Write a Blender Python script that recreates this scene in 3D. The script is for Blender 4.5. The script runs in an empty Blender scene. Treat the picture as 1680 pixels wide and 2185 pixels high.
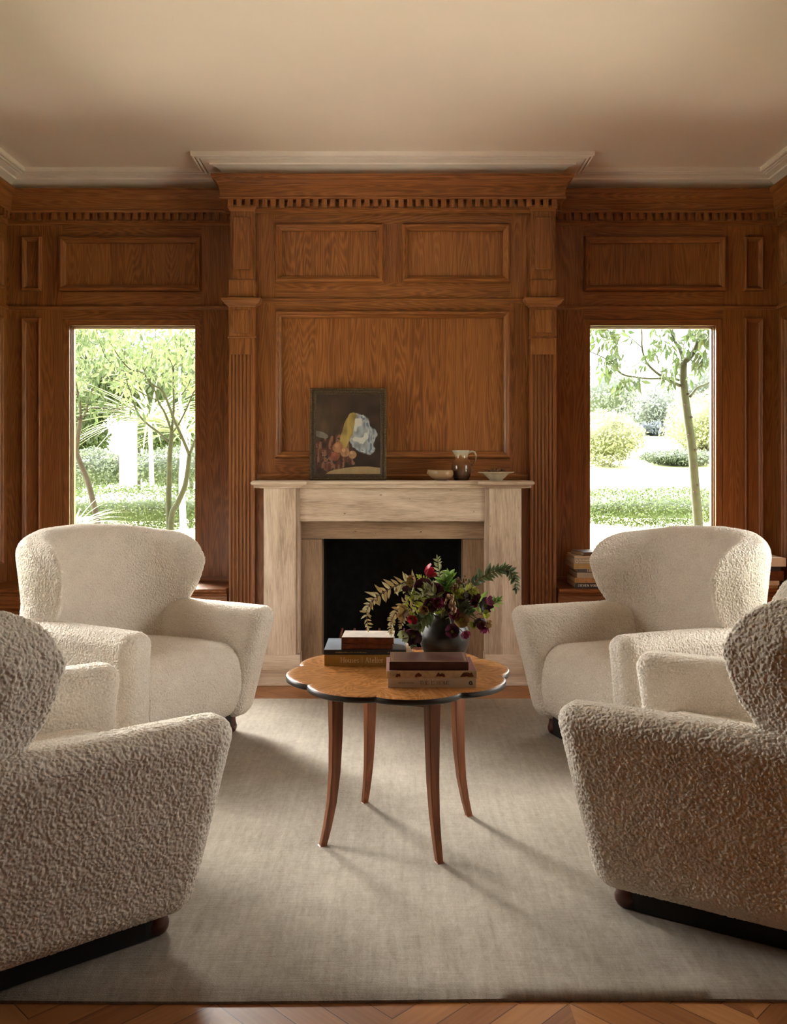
import bpy, math, random
import numpy as np
from mathutils import Vector, Matrix

random.seed(7)
RNG = np.random.default_rng(7)
sc = bpy.context.scene
COL = sc.collection
R = math.radians

# ------------------------------------------------------------------ camera
F = 1889.0            # focal length in pixels of the 1680 x 2185 frame
CX, CY, CAMH = 838.0, 1000.0, 1.27
cam_data = bpy.data.cameras.new('camera')
cam = bpy.data.objects.new('camera', cam_data)
COL.objects.link(cam)
cam.location = (0, 0, CAMH)
cam.rotation_euler = (R(90), 0, 0)
cam_data.sensor_fit = 'VERTICAL'
cam_data.sensor_height = 36.0
cam_data.sensor_width = 36.0
cam_data.lens = F / 2185.0 * 36.0
cam_data.shift_x = (840.0 - CX) / 2185.0
cam_data.shift_y = -(1092.5 - CY) / 2185.0
cam_data.clip_start = 0.05
cam_data.clip_end = 500
sc.camera = cam

# ------------------------------------------------------------------ sky, sun, exposure
SKY = 5.5
SUN = 4.0
world = bpy.data.worlds.new('sky')
sc.world = world
world.use_nodes = True
wn = world.node_tree
wn.nodes.clear()
wo = wn.nodes.new('ShaderNodeOutputWorld')
wb = wn.nodes.new('ShaderNodeBackground')
wb.inputs[0].default_value = (1.0, 0.955, 0.915, 1)
wb.inputs[1].default_value = SKY
# thin bright cloud all over, brightest where the veiled sun stands behind it, beyond the first window
GLOW = 150.0
g_tc = wn.nodes.new('ShaderNodeTexCoord')
g_dot = wn.nodes.new('ShaderNodeVectorMath'); g_dot.operation = 'DOT_PRODUCT'
g_dot.inputs[1].default_value = Vector((-0.54, 0.72, 0.54)).normalized()
g_sub = wn.nodes.new('ShaderNodeMath'); g_sub.operation = 'MULTIPLY_ADD'; g_sub.inputs[1].default_value = 22.0; g_sub.inputs[2].default_value = -22.0
g_exp = wn.nodes.new('ShaderNodeMath'); g_exp.operation = 'EXPONENT'
g_str = wn.nodes.new('ShaderNodeMath'); g_str.operation = 'MULTIPLY_ADD'; g_str.inputs[1].default_value = GLOW; g_str.inputs[2].default_value = SKY
wn.links.new(g_tc.outputs['Generated'], g_dot.inputs[0]); wn.links.new(g_dot.outputs['Value'], g_sub.inputs[0])
wn.links.new(g_sub.outputs[0], g_exp.inputs[0]); wn.links.new(g_exp.outputs[0], g_str.inputs[0]); wn.links.new(g_str.outputs[0], wb.inputs[1])
wn.links.new(wb.outputs[0], wo.inputs[0])

sun_d = bpy.data.lights.new('sun', 'SUN')
sun_d.energy = SUN
sun_d.angle = R(3)
sun_d.color = (1.0, 0.93, 0.8)
sun = bpy.data.objects.new('sun', sun_d)
COL.objects.link(sun)
sun.location = (2, -6, 12)
sun.rotation_euler = (R(38), 0, R(20))     # high, from behind the house; a second sun added to brighten the garden

def portal(name, loc, rot, sx, sy):
    d = bpy.data.lights.new(name, 'AREA')
    d.shape = 'RECTANGLE'; d.size = sx; d.size_y = sy
    d.cycles.is_portal = True
    o = bpy.data.objects.new(name, d); COL.objects.link(o)
    o.location = loc; o.rotation_euler = rot
    return o
# daylight enters only through the window openings
for s in (-1, 1):
    portal('window_daylight', (s * 1.775, 6.20, 1.40), (R(-90), 0, 0), 0.95, 1.76)
SIDE_WIN = {-1: [(3.4, 4.6)], 1: [(2.7, 4.4), (0.85, 1.15)]}  # narrow right-hand slot is added, fill light for the near left armchair
for s in (-1, 1):
    for (a, b) in SIDE_WIN[s]:
        portal('window_daylight', (s * 2.80, (a + b) / 2, 1.40), (R(90), 0, R(90) * s), b - a, 1.76)

sc.view_settings.view_transform = 'Standard'
sc.view_settings.look = 'None'
sc.view_settings.exposure = 1.05
sc.view_settings.gamma = 1.0
sc.view_settings.use_curve_mapping = False
cy = sc.cycles
cy.max_bounces = 10; cy.diffuse_bounces = 6; cy.glossy_bounces = 3
cy.transmission_bounces = 4; cy.transparent_max_bounces = 16
cy.caustics_reflective = False; cy.caustics_refractive = False
cy.sample_clamp_indirect = 8.0
cy.use_denoising = True
cy.use_adaptive_sampling = True
cy.adaptive_threshold = 0.01

def wx(px, d): return (px - CX) / F * d
def wz(py, d): return CAMH - (py - CY) / F * d
def W(px, py, d): return Vector((wx(px, d), d, wz(py, d)))

# ------------------------------------------------------------------ materials
MATS = {}
def new_mat(name):
    m = bpy.data.materials.new(name); m.use_nodes = True
    nt = m.node_tree; b = nt.nodes['Principled BSDF']
    MATS[name] = m
    return m, nt, b
def N(nt, t, **kw):
    n = nt.nodes.new(t)
    for k, v in kw.items():
        if k.startswith('i_'):
            n.inputs[int(k[2:])].default_value = v
        else:
            setattr(n, k, v)
    return n
def L(nt, a, b): nt.links.new(a, b)
def math_n(nt, op, a, b=None, c=None):
    n = nt.nodes.new('ShaderNodeMath'); n.operation = op
    for i, v in enumerate((a, b, c)):
        if v is None: continue
        if isinstance(v, (int, float)): n.inputs[i].default_value = v
        else: nt.links.new(v, n.inputs[i])
    return n.outputs[0]
def vmath(nt, op, a, b):
    n = nt.nodes.new('ShaderNodeVectorMath'); n.operation = op
    for i, v in enumerate((a, b)):
        if isinstance(v, (tuple, list)): n.inputs[i].default_value = v
        else: nt.links.new(v, n.inputs[i])
    return n.outputs[0]
def ramp(nt, fac, stops):
    n = nt.nodes.new('ShaderNodeValToRGB')
    els = n.color_ramp.elements
    while len(els) < len(stops): els.new(0.5)
    for e, (p, c) in zip(els, stops):
        e.position = p; e.color = (*c, 1)
    nt.links.new(fac, n.inputs[0])
    return n.outputs[0]
def bump(nt, b, h, strength=0.2, dist=0.01):
    n = nt.nodes.new('ShaderNodeBump')
    n.inputs['Strength'].default_value = strength
    n.inputs['Distance'].default_value = dist
    nt.links.new(h, n.inputs['Height'])
    nt.links.new(n.outputs[0], b.inputs['Normal'])
def noise(nt, vec, scale, detail=2.0, rough=0.5, dist=0.0):
    n = nt.nodes.new('ShaderNodeTexNoise')
    n.inputs['Scale'].default_value = scale
    n.inputs['Detail'].default_value = detail
    n.inputs['Roughness'].default_value = rough
    n.inputs['Distortion'].default_value = dist
    if vec is not None: nt.links.new(vec, n.inputs['Vector'])
    return n.outputs['Fac']

def coords(nt):
    """object coordinates, offset per board by the mesh attribute 'rnd'"""
    tc = nt.nodes.new('ShaderNodeTexCoord')
    at = nt.nodes.new('ShaderNodeAttribute'); at.attribute_name = 'rnd'
    k = nt.nodes.new('ShaderNodeCombineXYZ')
    for i, f in enumerate((17.0, 31.0, 23.0)):
        nt.links.new(math_n(nt, 'MULTIPLY', at.outputs['Fac'], f), k.inputs[i])
    return vmath(nt, 'ADD', tc.outputs['Object'], k.outputs[0]), at.outputs['Fac']

def wood(name, axis, light, mid, dark, rough=0.38, ring=44.0, spread=5.5, pores=0.6, uv=False, squeeze=.085, dist=.25):
    m, nt, b = new_mat(name)
    if uv:
        tc = nt.nodes.new('ShaderNodeTexCoord'); p = tc.outputs['UV']
        at = nt.nodes.new('ShaderNodeAttribute'); at.attribute_name = 'rnd'; rnd = at.outputs['Fac']
    else:
        p, rnd = coords(nt)
    s1 = [spread] * 3; s1[axis] = spread * squeeze
    s2 = [330.0] * 3; s2[axis] = 7.0
    s3 = [60.0] * 3; s3[axis] = 1.2
    low = noise(nt, vmath(nt, 'MULTIPLY', p, s1), 1.0, 2.5, 0.45, dist)
    rings = math_n(nt, 'SINE', math_n(nt, 'MULTIPLY', low, ring * 6.0))
    rings = math_n(nt, 'MULTIPLY_ADD', rings, 0.5, 0.5)
    rings = math_n(nt, 'POWER', rings, 1.6)
    fine = noise(nt, vmath(nt, 'MULTIPLY', p, s2), 1.0, 1.0)
    strk = noise(nt, vmath(nt, 'MULTIPLY', p, s3), 1.0, 2.0)
    v = math_n(nt, 'MULTIPLY_ADD', rings, 0.24, math_n(nt, 'MULTIPLY', strk, 0.50))
    v = math_n(nt, 'MULTIPLY_ADD', math_n(nt, 'SUBTRACT', fine, 0.5), pores, v)
    v = math_n(nt, 'MULTIPLY_ADD', math_n(nt, 'SUBTRACT', rnd, 0.5), 0.16, v)
    c = ramp(nt, v, [(0.08, dark), (0.38, mid), (0.72, light)])
    L(nt, c, b.inputs['Base Color'])
    b.inputs['Roughness'].default_value = rough
    b.inputs['Specular IOR Level'].default_value = 0.4
    bump(nt, b, math_n(nt, 'ADD', fine, math_n(nt, 'MULTIPLY', rings, 0.4)), 0.12, 0.002)
    return m
OL, OM, OD = (0.345, 0.143, 0.045), (0.26, 0.096, 0.028), (0.135, 0.042, 0.011)
oak = [wood('oak_grain_x', 0, OL, OM, OD), wood('oak_grain_y', 1, OL, OM, OD), wood('oak_grain_z', 2, OL, OM, OD)]
veneer = wood('tabletop_veneer', 1, (0.46, 0.215, 0.065), (0.35, 0.148, 0.042), (0.20, 0.075, 0.020), rough=0.24, ring=20, spread=9.0, pores=0.35, uv=True, squeeze=.3, dist=1.2)
legwood = wood('cherry_leg_wood', 2, (0.30, 0.11, 0.045), (0.22, 0.072, 0.028), (0.12, 0.036, 0.014), rough=0.3, ring=12)

def plain(name, col, rough=0.5, spec=0.5, metal=0.0, var=0.0, scale=20.0, sheen=0.0):
    m, nt, b = new_mat(name)
    b.inputs['Roughness'].default_value = rough
    b.inputs['Metallic'].default_value = metal
    b.inputs['Specular IOR Level'].default_value = spec
    b.inputs['Sheen Weight'].default_value = sheen
    tc = nt.nodes.new('ShaderNodeTexCoord')
    f = noise(nt, tc.outputs['Object'], scale, 4.0, 0.6)
    lo = tuple(c * (1 - var) for c in col); hi = tuple(min(1, c * (1 + var)) for c in col)
    L(nt, ramp(nt, f, [(0.3, lo), (0.7, hi)]), b.inputs['Base Color'])
    return m

ceil_mat = plain('ceiling_paint', (0.80, 0.735, 0.65), 0.9, 0.2, var=0.03, scale=1.2)
plaster = plain('plaster_paint', (0.82, 0.77, 0.71), 0.8, 0.2, var=0.03, scale=6)

def travertine(name, axis, light, mid, dark, contrast=1.0):
    m, nt, b = new_mat(name)
    p, rnd = coords(nt)
    s = [9.0, 9.0, 9.0]; s[axis] = 1.1
    s2 = [130.0] * 3; s2[axis] = 10.0
    a = noise(nt, vmath(nt, 'MULTIPLY', p, s), 1.0, 5.0, 0.6, 0.7)
    f = noise(nt, vmath(nt, 'MULTIPLY', p, s2), 1.0, 3.0, 0.7, 0.3)
    g = noise(nt, p, 3.0, 3.0)
    v = math_n(nt, 'ADD', math_n(nt, 'MULTIPLY', a, 0.65), math_n(nt, 'MULTIPLY', f, 0.40))
    v = math_n(nt, 'MULTIPLY_ADD', g, 0.2, math_n(nt, 'SUBTRACT', v, 0.13))
    base = ramp(nt, v, [(0.38, dark), (0.50, mid), (0.62, light)])
    # small open pits in the stone
    s3 = [70.0] * 3; s3[axis] = 26.0
    vo = nt.nodes.new('ShaderNodeTexNoise'); vo.inputs['Scale'].default_value = 1.0; vo.inputs['Detail'].default_value = 1.0
    L(nt, vmath(nt, 'MULTIPLY', p, s3), vo.inputs['Vector'])
    pit = math_n(nt, 'GREATER_THAN', vo.outputs['Fac'], 0.785)
    mx = nt.nodes.new('ShaderNodeMix'); mx.data_type = 'RGBA'
    L(nt, pit, mx.inputs['Factor']); L(nt, base, mx.inputs['A'])
    mx.inputs['B'].default_value = (*[c * 0.45 for c in dark], 1)
    L(nt, mx.outputs['Result'], b.inputs['Base Color'])
    b.inputs['Roughness'].default_value = 0.42
    bump(nt, b, math_n(nt, 'SUBTRACT', f, math_n(nt, 'MULTIPLY', pit, 2.0)), 0.15, 0.002)
    return m
TL, TM, TD = (0.66, 0.54, 0.43), (0.53, 0.41, 0.31), (0.35, 0.25, 0.175)
trav = [travertine('travertine_x', 0, TL, TM, TD), None, travertine('travertine_z', 2, TL, TM, TD)]
SL, SM, SD = (0.37, 0.245, 0.15), (0.27, 0.17, 0.10), (0.17, 0.10, 0.055)
slip = [travertine('brown_travertine_x', 0, SL, SM, SD), None, travertine('brown_travertine_z', 2, SL, SM, SD)]

soot = plain('soot_black', (0.012, 0.011, 0.01), 0.95, 0.1, var=0.3)
black_wood = plain('black_base', (0.010, 0.008, 0.007), 0.6, 0.3)
bun_wood = plain('dark_mahogany', (0.055, 0.012, 0.008), 0.28, 0.5, var=0.3, scale=30)
rust = plain('rusty_iron', (0.16, 0.05, 0.03), 0.8, 0.3, var=0.4, scale=60)

def boucle_mat():
    m, nt, b = new_mat('cream_boucle')
    tc = nt.nodes.new('ShaderNodeTexCoord')
    p = tc.outputs['Object']
    f = noise(nt, p, 260.0, 2.0, 0.6, 0.6)
    g = noise(nt, p, 14.0, 3.0)
    v = math_n(nt, 'MULTIPLY_ADD', f, 0.8, math_n(nt, 'MULTIPLY', g, 0.2))
    L(nt, ramp(nt, v, [(0.3, (0.56, 0.49, 0.405)), (0.7, (0.86, 0.805, 0.72))]), b.inputs['Base Color'])  # crevice shade between curls put into the yarn tone, following the bump noise
    b.inputs['Roughness'].default_value = 0.95
    b.inputs['Specular IOR Level'].default_value = 0.1
    b.inputs['Sheen Weight'].default_value = 0.35
    b.inputs['Sheen Roughness'].default_value = 0.6
    b.inputs['Sheen Tint'].default_value = (1.0, 0.94, 0.85, 1)
    bump(nt, b, f, 0.35, 0.002)
    return m
boucle = boucle_mat()

def rug_mat():
    m, nt, b = new_mat('rug_pile')
    tc = nt.nodes.new('ShaderNodeTexCoord'); p = tc.outputs['Object']
    a = noise(nt, vmath(nt, 'MULTIPLY', p, (46.0, 2.4, 1.0)), 1.0, 3.0, 0.6)      # lengthwise streaks
    c = noise(nt, vmath(nt, 'MULTIPLY', p, (11.0, 150.0, 1.0)), 1.0, 2.0, 0.6)      # crosswise rows
    d = noise(nt, p, 2.6, 4.0, 0.6, 0.6)                                          # brushed patches
    f = noise(nt, p, 420.0, 2.0, 0.6)
    v = math_n(nt, 'MULTIPLY_ADD', a, 0.26, math_n(nt, 'MULTIPLY', c, 0.18))
    v = math_n(nt, 'MULTIPLY_ADD', d, 0.36, v)
    v = math_n(nt, 'MULTIPLY_ADD', f, 0.20, v)
    e = noise(nt, vmath(nt, 'MULTIPLY', p, (60.0, 22.0, 1.0)), 1.0, 6.0, 0.75, 0.8)      # broken, felted pile
    v = math_n(nt, 'MULTIPLY_ADD', math_n(nt, 'SUBTRACT', e, 0.5), 0.42, v)
    L(nt, ramp(nt, v, [(0.36, (0.165, 0.132, 0.098)), (0.5, (0.26, 0.218, 0.17)), (0.64, (0.36, 0.307, 0.247))]), b.inputs['Base Color'])
    b.inputs['Roughness'].default_value = 0.85
    b.inputs['Specular IOR Level'].default_value = 0.15
    b.inputs['Sheen Weight'].default_value = 0.4
    b.inputs['Sheen Roughness'].default_value = 0.45
    b.inputs['Sheen Tint'].default_value = (1.0, 0.92, 0.82, 1)
    bump(nt, b, math_n(nt, 'ADD', f, math_n(nt, 'ADD', math_n(nt, 'MULTIPLY', c, 0.6), math_n(nt, 'MULTIPLY', e, 1.2))), 0.6, 0.004)
    return m
rugm = rug_mat()

def glass_mat():
    m = bpy.data.materials.new('window_glass'); m.use_nodes = True
    nt = m.node_tree; nt.nodes.clear()
    o = nt.nodes.new('ShaderNodeOutputMaterial')
    t = nt.nodes.new('ShaderNodeBsdfTransparent')
    t.inputs[0].default_value = (0.97, 0.985, 0.975, 1)
    g = nt.nodes.new('ShaderNodeBsdfGlossy'); g.inputs['Roughness'].default_value = 0.02
    mx = nt.nodes.new('ShaderNodeMixShader')
    fr = nt.nodes.new('ShaderNodeFresnel'); fr.inputs[0].default_value = 1.35
    L(nt, fr.outputs[0], mx.inputs[0]); L(nt, t.outputs[0], mx.inputs[1]); L(nt, g.outputs[0], mx.inputs[2])
    L(nt, mx.outputs[0], o.inputs[0])
    return m
glass = glass_mat()

def leaf_mat(name, c1, c2, trans=0.45, scale=6.0, rough=0.5):
    m = bpy.data.materials.new(name); m.use_nodes = True
    nt = m.node_tree; nt.nodes.clear()
    o = nt.nodes.new('ShaderNodeOutputMaterial')
    at = nt.nodes.new('ShaderNodeAttribute'); at.attribute_name = 'rnd'
    tc = nt.nodes.new('ShaderNodeTexCoord')
    f = noise(nt, tc.outputs['Object'], scale, 2.0)
    v = math_n(nt, 'MULTIPLY_ADD', at.outputs['Fac'], 0.6, math_n(nt, 'MULTIPLY', f, 0.4))
    c = ramp(nt, v, [(0.25, c1), (0.75, c2)])
    p = nt.nodes.new('ShaderNodeBsdfPrincipled')
    p.inputs['Roughness'].default_value = rough
    L(nt, c, p.inputs['Base Color'])
    t = nt.nodes.new('ShaderNodeBsdfTranslucent'); L(nt, c, t.inputs[0])
    mx = nt.nodes.new('ShaderNodeMixShader'); mx.inputs[0].default_value = trans
    L(nt, p.outputs[0], mx.inputs[1]); L(nt, t.outputs[0], mx.inputs[2]); L(nt, mx.outputs[0], o.inputs[0])
    return m

# ------------------------------------------------------------------ mesh building
class MB:
    """collects faces with a material slot and a per-face random value; links them as ONE object"""
    def __init__(self): self.v = []; self.f = []; self.m = []; self.r = []; self.mats = []; self.uv = None
    def slot(self, mat):
        if mat not in self.mats: self.mats.append(mat)
        return self.mats.index(mat)
    def add(self, vs, fs, mat, rnd=None):
        o = len(self.v); s = self.slot(mat)
        self.v.extend([tuple(p) for p in vs])
        q = random.random() if rnd is None else rnd
        for f in fs:
            self.f.append(tuple(i + o for i in f)); self.m.append(s); self.r.append(q)
        return o
    def box(self, x0, x1, y0, y1, z0, z1, mat, rnd=None):
        v = [(x, y, z) for x in (x0, x1) for y in (y0, y1) for z in (z0, z1)]
        f = [(0, 1, 3, 2), (4, 6, 7, 5), (0, 4, 5, 1), (2, 3, 7, 6), (0, 2, 6, 4), (1, 5, 7, 3)]
        self.add(v, f, mat, rnd); return self
    def extrude_x(self, prof, x0, x1, mat, rnd=None):
        """closed profile of (y, z) run from x0 to x1"""
        n = len(prof)
        v = [(x0, y, z) for y, z in prof] + [(x1, y, z) for y, z in prof]
        f = [(i, (i + 1) % n, n + (i + 1) % n, n + i) for i in range(n)] + [tuple(range(n - 1, -1, -1)), tuple(range(n, 2 * n))]
        self.add(v, f, mat, rnd)
    def extrude_z(self, prof, z0, z1, mat, rnd=None):
        n = len(prof)
        v = [(x, y, z0) for x, y in prof] + [(x, y, z1) for x, y in prof]
        f = [(i, (i + 1) % n, n + (i + 1) % n, n + i) for i in range(n)] + [tuple(range(n - 1, -1, -1)), tuple(range(n, 2 * n))]
        self.add(v, f, mat, rnd)
    def lathe(self, prof, mat, cx=0, cy=0, n=32, rnd=None):
        v = []
        for r, z in prof:
            for i in range(n):
                a = 2 * math.pi * i / n
                v.append((cx + r * math.cos(a), cy + r * math.sin(a), z))
        f = []
        for j in range(len(prof) - 1):
            for i in range(n):
                f.append((j * n + i, j * n + (i + 1) % n, (j + 1) * n + (i + 1) % n, (j + 1) * n + i))
        self.add(v, f, mat, rnd)
    def tube(self, pts, rad, mat, n=7, rnd=None, cap=True):
        """tube through pts; rad is a number, a pair (start, end) or one radius per point"""
        pts = [Vector(p) for p in pts]; k = len(pts)
        if isinstance(rad, (int, float)): rad = [rad] * k
        elif len(rad) == 2 and k != 2: rad = [rad[0] + (rad[1] - rad[0]) * i / (k - 1) for i in range(k)]
        v = []; ref = Vector((0.3, 0.9, 0.2)).normalized()
        for i, p in enumerate(pts):
            t = (pts[min(i + 1, k - 1)] - pts[max(i - 1, 0)])
            t = t.normalized() if t.length > 1e-9 else Vector((0, 0, 1))
            a = t.cross(ref)
            if a.length < 1e-3: a = t.cross(Vector((1, 0, 0)))
            a.normalize(); b_ = t.cross(a); ref = b_.cross(t) if False else ref
            for j in range(n):
                q = 2 * math.pi * j / n
                v.append(p + rad[i] * (math.cos(q) * a + math.sin(q) * b_))
        f = [(i * n + j, i * n + (j + 1) % n, (i + 1) * n + (j + 1) % n, (i + 1) * n + j) for i in range(k - 1) for j in range(n)]
        if cap: f += [tuple(range(n - 1, -1, -1)), tuple(range((k - 1) * n, k * n))]
        self.add(v, f, mat, rnd)
    def xform(self, M):
        self.v = [tuple(M @ Vector(p)) for p in self.v]; return self
    def build(self, name, parent=None, smooth=False, bevel=0.0, seg=2, angle=40, loc=None):
        me = bpy.data.meshes.new(name)
        me.from_pydata(self.v, [], self.f)
        for mt in self.mats: me.materials.append(mt)
        me.polygons.foreach_set('material_index', self.m)
        at = me.attributes.new('rnd', 'FLOAT', 'FACE')
        at.data.foreach_set('value', self.r)
        if self.uv is not None:
            ul = me.uv_layers.new(name='UVMap')
            for p in me.polygons:
                for li in p.loop_indices: ul.data[li].uv = self.uv[me.loops[li].vertex_index]
        if smooth: me.polygons.foreach_set('use_smooth', [True] * len(me.polygons))
        me.update()
        o = bpy.data.objects.new(name, me); COL.objects.link(o)
        if smooth and angle < 180:
            set_sharp(me, angle)
        if bevel > 0:
            b = o.modifiers.new('bevel', 'BEVEL'); b.width = bevel; b.segments = seg; b.limit_method = 'ANGLE'; b.angle_limit = R(30)
            b.harden_normals = False
        if parent is not None: o.parent = parent
        if loc is not None: o.location = loc
        return o
def set_sharp(me, angle):
    try: me.set_sharp_from_angle(angle=R(angle))
    except Exception: pass

def structure(o): o['kind'] = 'structure'; return o
def thing(name, label, cat, loc=(0, 0, 0), rz=0.0, group=None):
    o = bpy.data.objects.new(name, None); COL.objects.link(o)
    o.empty_display_size = 0.1
    o.location = loc; o.rotation_euler = (0, 0, rz)
    o['label'] = label; o['category'] = cat
    if group: o['group'] = group
    return o
def tag(o, label, cat, group=None, kind=None):
    o['label'] = label; o['category'] = cat
    if group: o['group'] = group
    if kind: o['kind'] = kind
    return o

def sweep(mb, path, prof, mats, side=1, closed=False):
    """profile of (out, z) swept along a plan polyline with mitred corners; mats(segment_dir) gives the material"""
    pts = [Vector((p[0], p[1])) for p in path]; n = len(pts)
    def nrm(a, b):
        d = (b - a).normalized(); return Vector((-d.y, d.x)) * side
    offs = []
    for i in range(n):
        n1 = nrm(pts[i - 1], pts[i]) if (i > 0 or closed) else None
        n2 = nrm(pts[i], pts[(i + 1) % n]) if (i < n - 1 or closed) else None
        if n1 is None: offs.append(n2)
        elif n2 is None: offs.append(n1)
        else: offs.append((n1 + n2) / (1 + n1.dot(n2)))
    for i in range(n - 1 if not closed else n):
        j = (i + 1) % n
        d = pts[j] - pts[i]
        mat = mats(d)
        v = [(pts[i].x + offs[i].x * e, pts[i].y + offs[i].y * e, z) for e, z in prof]
        v += [(pts[j].x + offs[j].x * e, pts[j].y + offs[j].y * e, z) for e, z in prof]
        k = len(prof)
        mb.add(v, [(a, a + 1, k + a + 1, k + a) for a in range(k - 1)], mat)

def arc(cx_, cz_, r, a0, a1, n=5):
    return [(cx_ + r * math.cos(R(a0 + (a1 - a0) * i / n)), cz_ + r * math.sin(R(a0 + (a1 - a0) * i / n))) for i in range(n + 1)]

# raised moulding round a panel, and the flat panel inside it. Wall face at y = yf, room on the -y side
PROF = [(0.0, 0.0), (0.002, 0.014)] + [(0.015 - 0.013 * math.cos(R(a)), 0.014 + 0.016 * math.sin(R(a))) for a in (15, 35, 55, 75, 90, 110, 130)] + [(0.027, 0.022), (0.029, 0.016), (0.036, 0.012), (0.042, 0.006), (0.044, 0.002)]
def panel(x0, x1, z0, z1, yf, parent, w=0.045, h=1.0, M=None, rec=0.0, inner_z=True):
    k = w / 0.045
    mb = MB()
    rects = [(x0 + s * k, x1 - s * k, z0 + s * k, z1 - s * k, yf - e * h) for s, e in PROF + [(0.0445, -0.004 - rec)]]
    for i in range(4):
        mat = oak[0] if i in (0, 2) else oak[2]
        v = []
        for (a, b, c, d, y) in rects:
            cs = [(a, y, c), (b, y, c), (b, y, d), (a, y, d)]
            v += [cs[i], cs[(i + 1) % 4]]
        mb.add(v, [(2 * q, 2 * q + 1, 2 * q + 3, 2 * q + 2) for q in range(len(rects) - 1)], mat)
    if M is not None: mb.xform(M)
    mo = mb.build('panel_moulding', parent, smooth=True, angle=35)
    a, b, c, d, y = rects[-1]
    pb = MB()
    # the flat field is made of two or three veneers side by side
    n = max(1, round((b - a) / 0.34)) if inner_z else 1
    for i in range(n):
        pb.box(a + (b - a) * i / n, a + (b - a) * (i + 1) / n, yf - 0.004 + rec, yf + 0.006 + rec, c, d, oak[2])
    if M is not None: pb.xform(M)
    pb.build('panel_field', parent)
    return mo
# ------------------------------------------------------------------ the room
YW, YB, YP = 6.03, 5.76, 5.70      # window wall, chimney breast and pilaster faces
XB, XW, YR = 1.05, 2.63, -2.2      # breast half width, side walls, rear wall
ZC = 3.25

# floor: oak parquet laid in square panels of diagonal strips
def parquet():
    m, nt, b = new_mat('oak_parquet')
    tc = nt.nodes.new('ShaderNodeTexCoord'); p = tc.outputs['Object']
    sep = nt.nodes.new('ShaderNodeSeparateXYZ'); L(nt, p, sep.inputs[0])
    T = 0.42
    ix = math_n(nt, 'FLOOR', math_n(nt, 'DIVIDE', sep.outputs[0], T)); iy = math_n(nt, 'FLOOR', math_n(nt, 'DIVIDE', sep.outputs[1], T))
    par = math_n(nt, 'MODULO', math_n(nt, 'ABSOLUTE', math_n(nt, 'ADD', ix, iy)), 2.0)
    sgn = math_n(nt, 'MULTIPLY_ADD', par, 2.0, -1.0)
    u = math_n(nt, 'MULTIPLY_ADD', math_n(nt, 'MULTIPLY', sep.outputs[1], sgn), 0.7071, math_n(nt, 'MULTIPLY', sep.outputs[0], 0.7071))
    w = math_n(nt, 'MULTIPLY_ADD', math_n(nt, 'MULTIPLY', sep.outputs[1], sgn), -0.7071, math_n(nt, 'MULTIPLY', sep.outputs[0], 0.7071))
    sid = math_n(nt, 'FLOOR', math_n(nt, 'DIVIDE', u, 0.085))
    fr = math_n(nt, 'FRACT', math_n(nt, 'DIVIDE', u, 0.085))
    wnse = nt.nodes.new('ShaderNodeTexWhiteNoise'); wnse.noise_dimensions = '3D'
    k = nt.nodes.new('ShaderNodeCombineXYZ'); L(nt, sid, k.inputs[0]); L(nt, ix, k.inputs[1]); L(nt, iy, k.inputs[2]); L(nt, k.outputs[0], wnse.inputs['Vector'])
    q = nt.nodes.new('ShaderNodeCombineXYZ')
    L(nt, math_n(nt, 'MULTIPLY', u, 90.0), q.inputs[0]); L(nt, math_n(nt, 'MULTIPLY_ADD', wnse.outputs['Value'], 30.0, math_n(nt, 'MULTIPLY', w, 3.0)), q.inputs[1])
    g = noise(nt, q.outputs[0], 1.0, 3.0)
    v = math_n(nt, 'MULTIPLY_ADD', g, 0.5, math_n(nt, 'MULTIPLY', wnse.outputs['Value'], 0.4))
    gap = math_n(nt, 'GREATER_THAN', math_n(nt, 'ABSOLUTE', math_n(nt, 'SUBTRACT', fr, 0.5)), 0.485)
    c = ramp(nt, v, [(0.15, (0.15, 0.05, 0.016)), (0.5, (0.29, 0.118, 0.038)), (0.85, (0.43, 0.20, 0.075))])
    mx = nt.nodes.new('ShaderNodeMix'); mx.data_type = 'RGBA'; L(nt, gap, mx.inputs['Factor']); L(nt, c, mx.inputs['A']); mx.inputs['B'].default_value = (0.06, 0.02, 0.008, 1)
    L(nt, mx.outputs['Result'], b.inputs['Base Color']); b.inputs['Roughness'].default_value = 0.4
    return m
mb = MB(); mb.box(-2.85, 2.85, YR - 0.2, 6.35, -0.25, 0.0, parquet()); structure(mb.build('floor'))
mb = MB(); mb.box(-2.85, 2.85, YR - 0.2, 6.35, ZC, ZC + 0.35, ceil_mat); structure(mb.build('ceiling'))
# roof eaves keep the high sun off the walls of the house
mb = MB(); mb.box(-3.5, 3.5, YR - 0.6, 6.75, ZC + 0.36, ZC + 0.5, plaster); structure(mb.build('roof_slab'))

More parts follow.
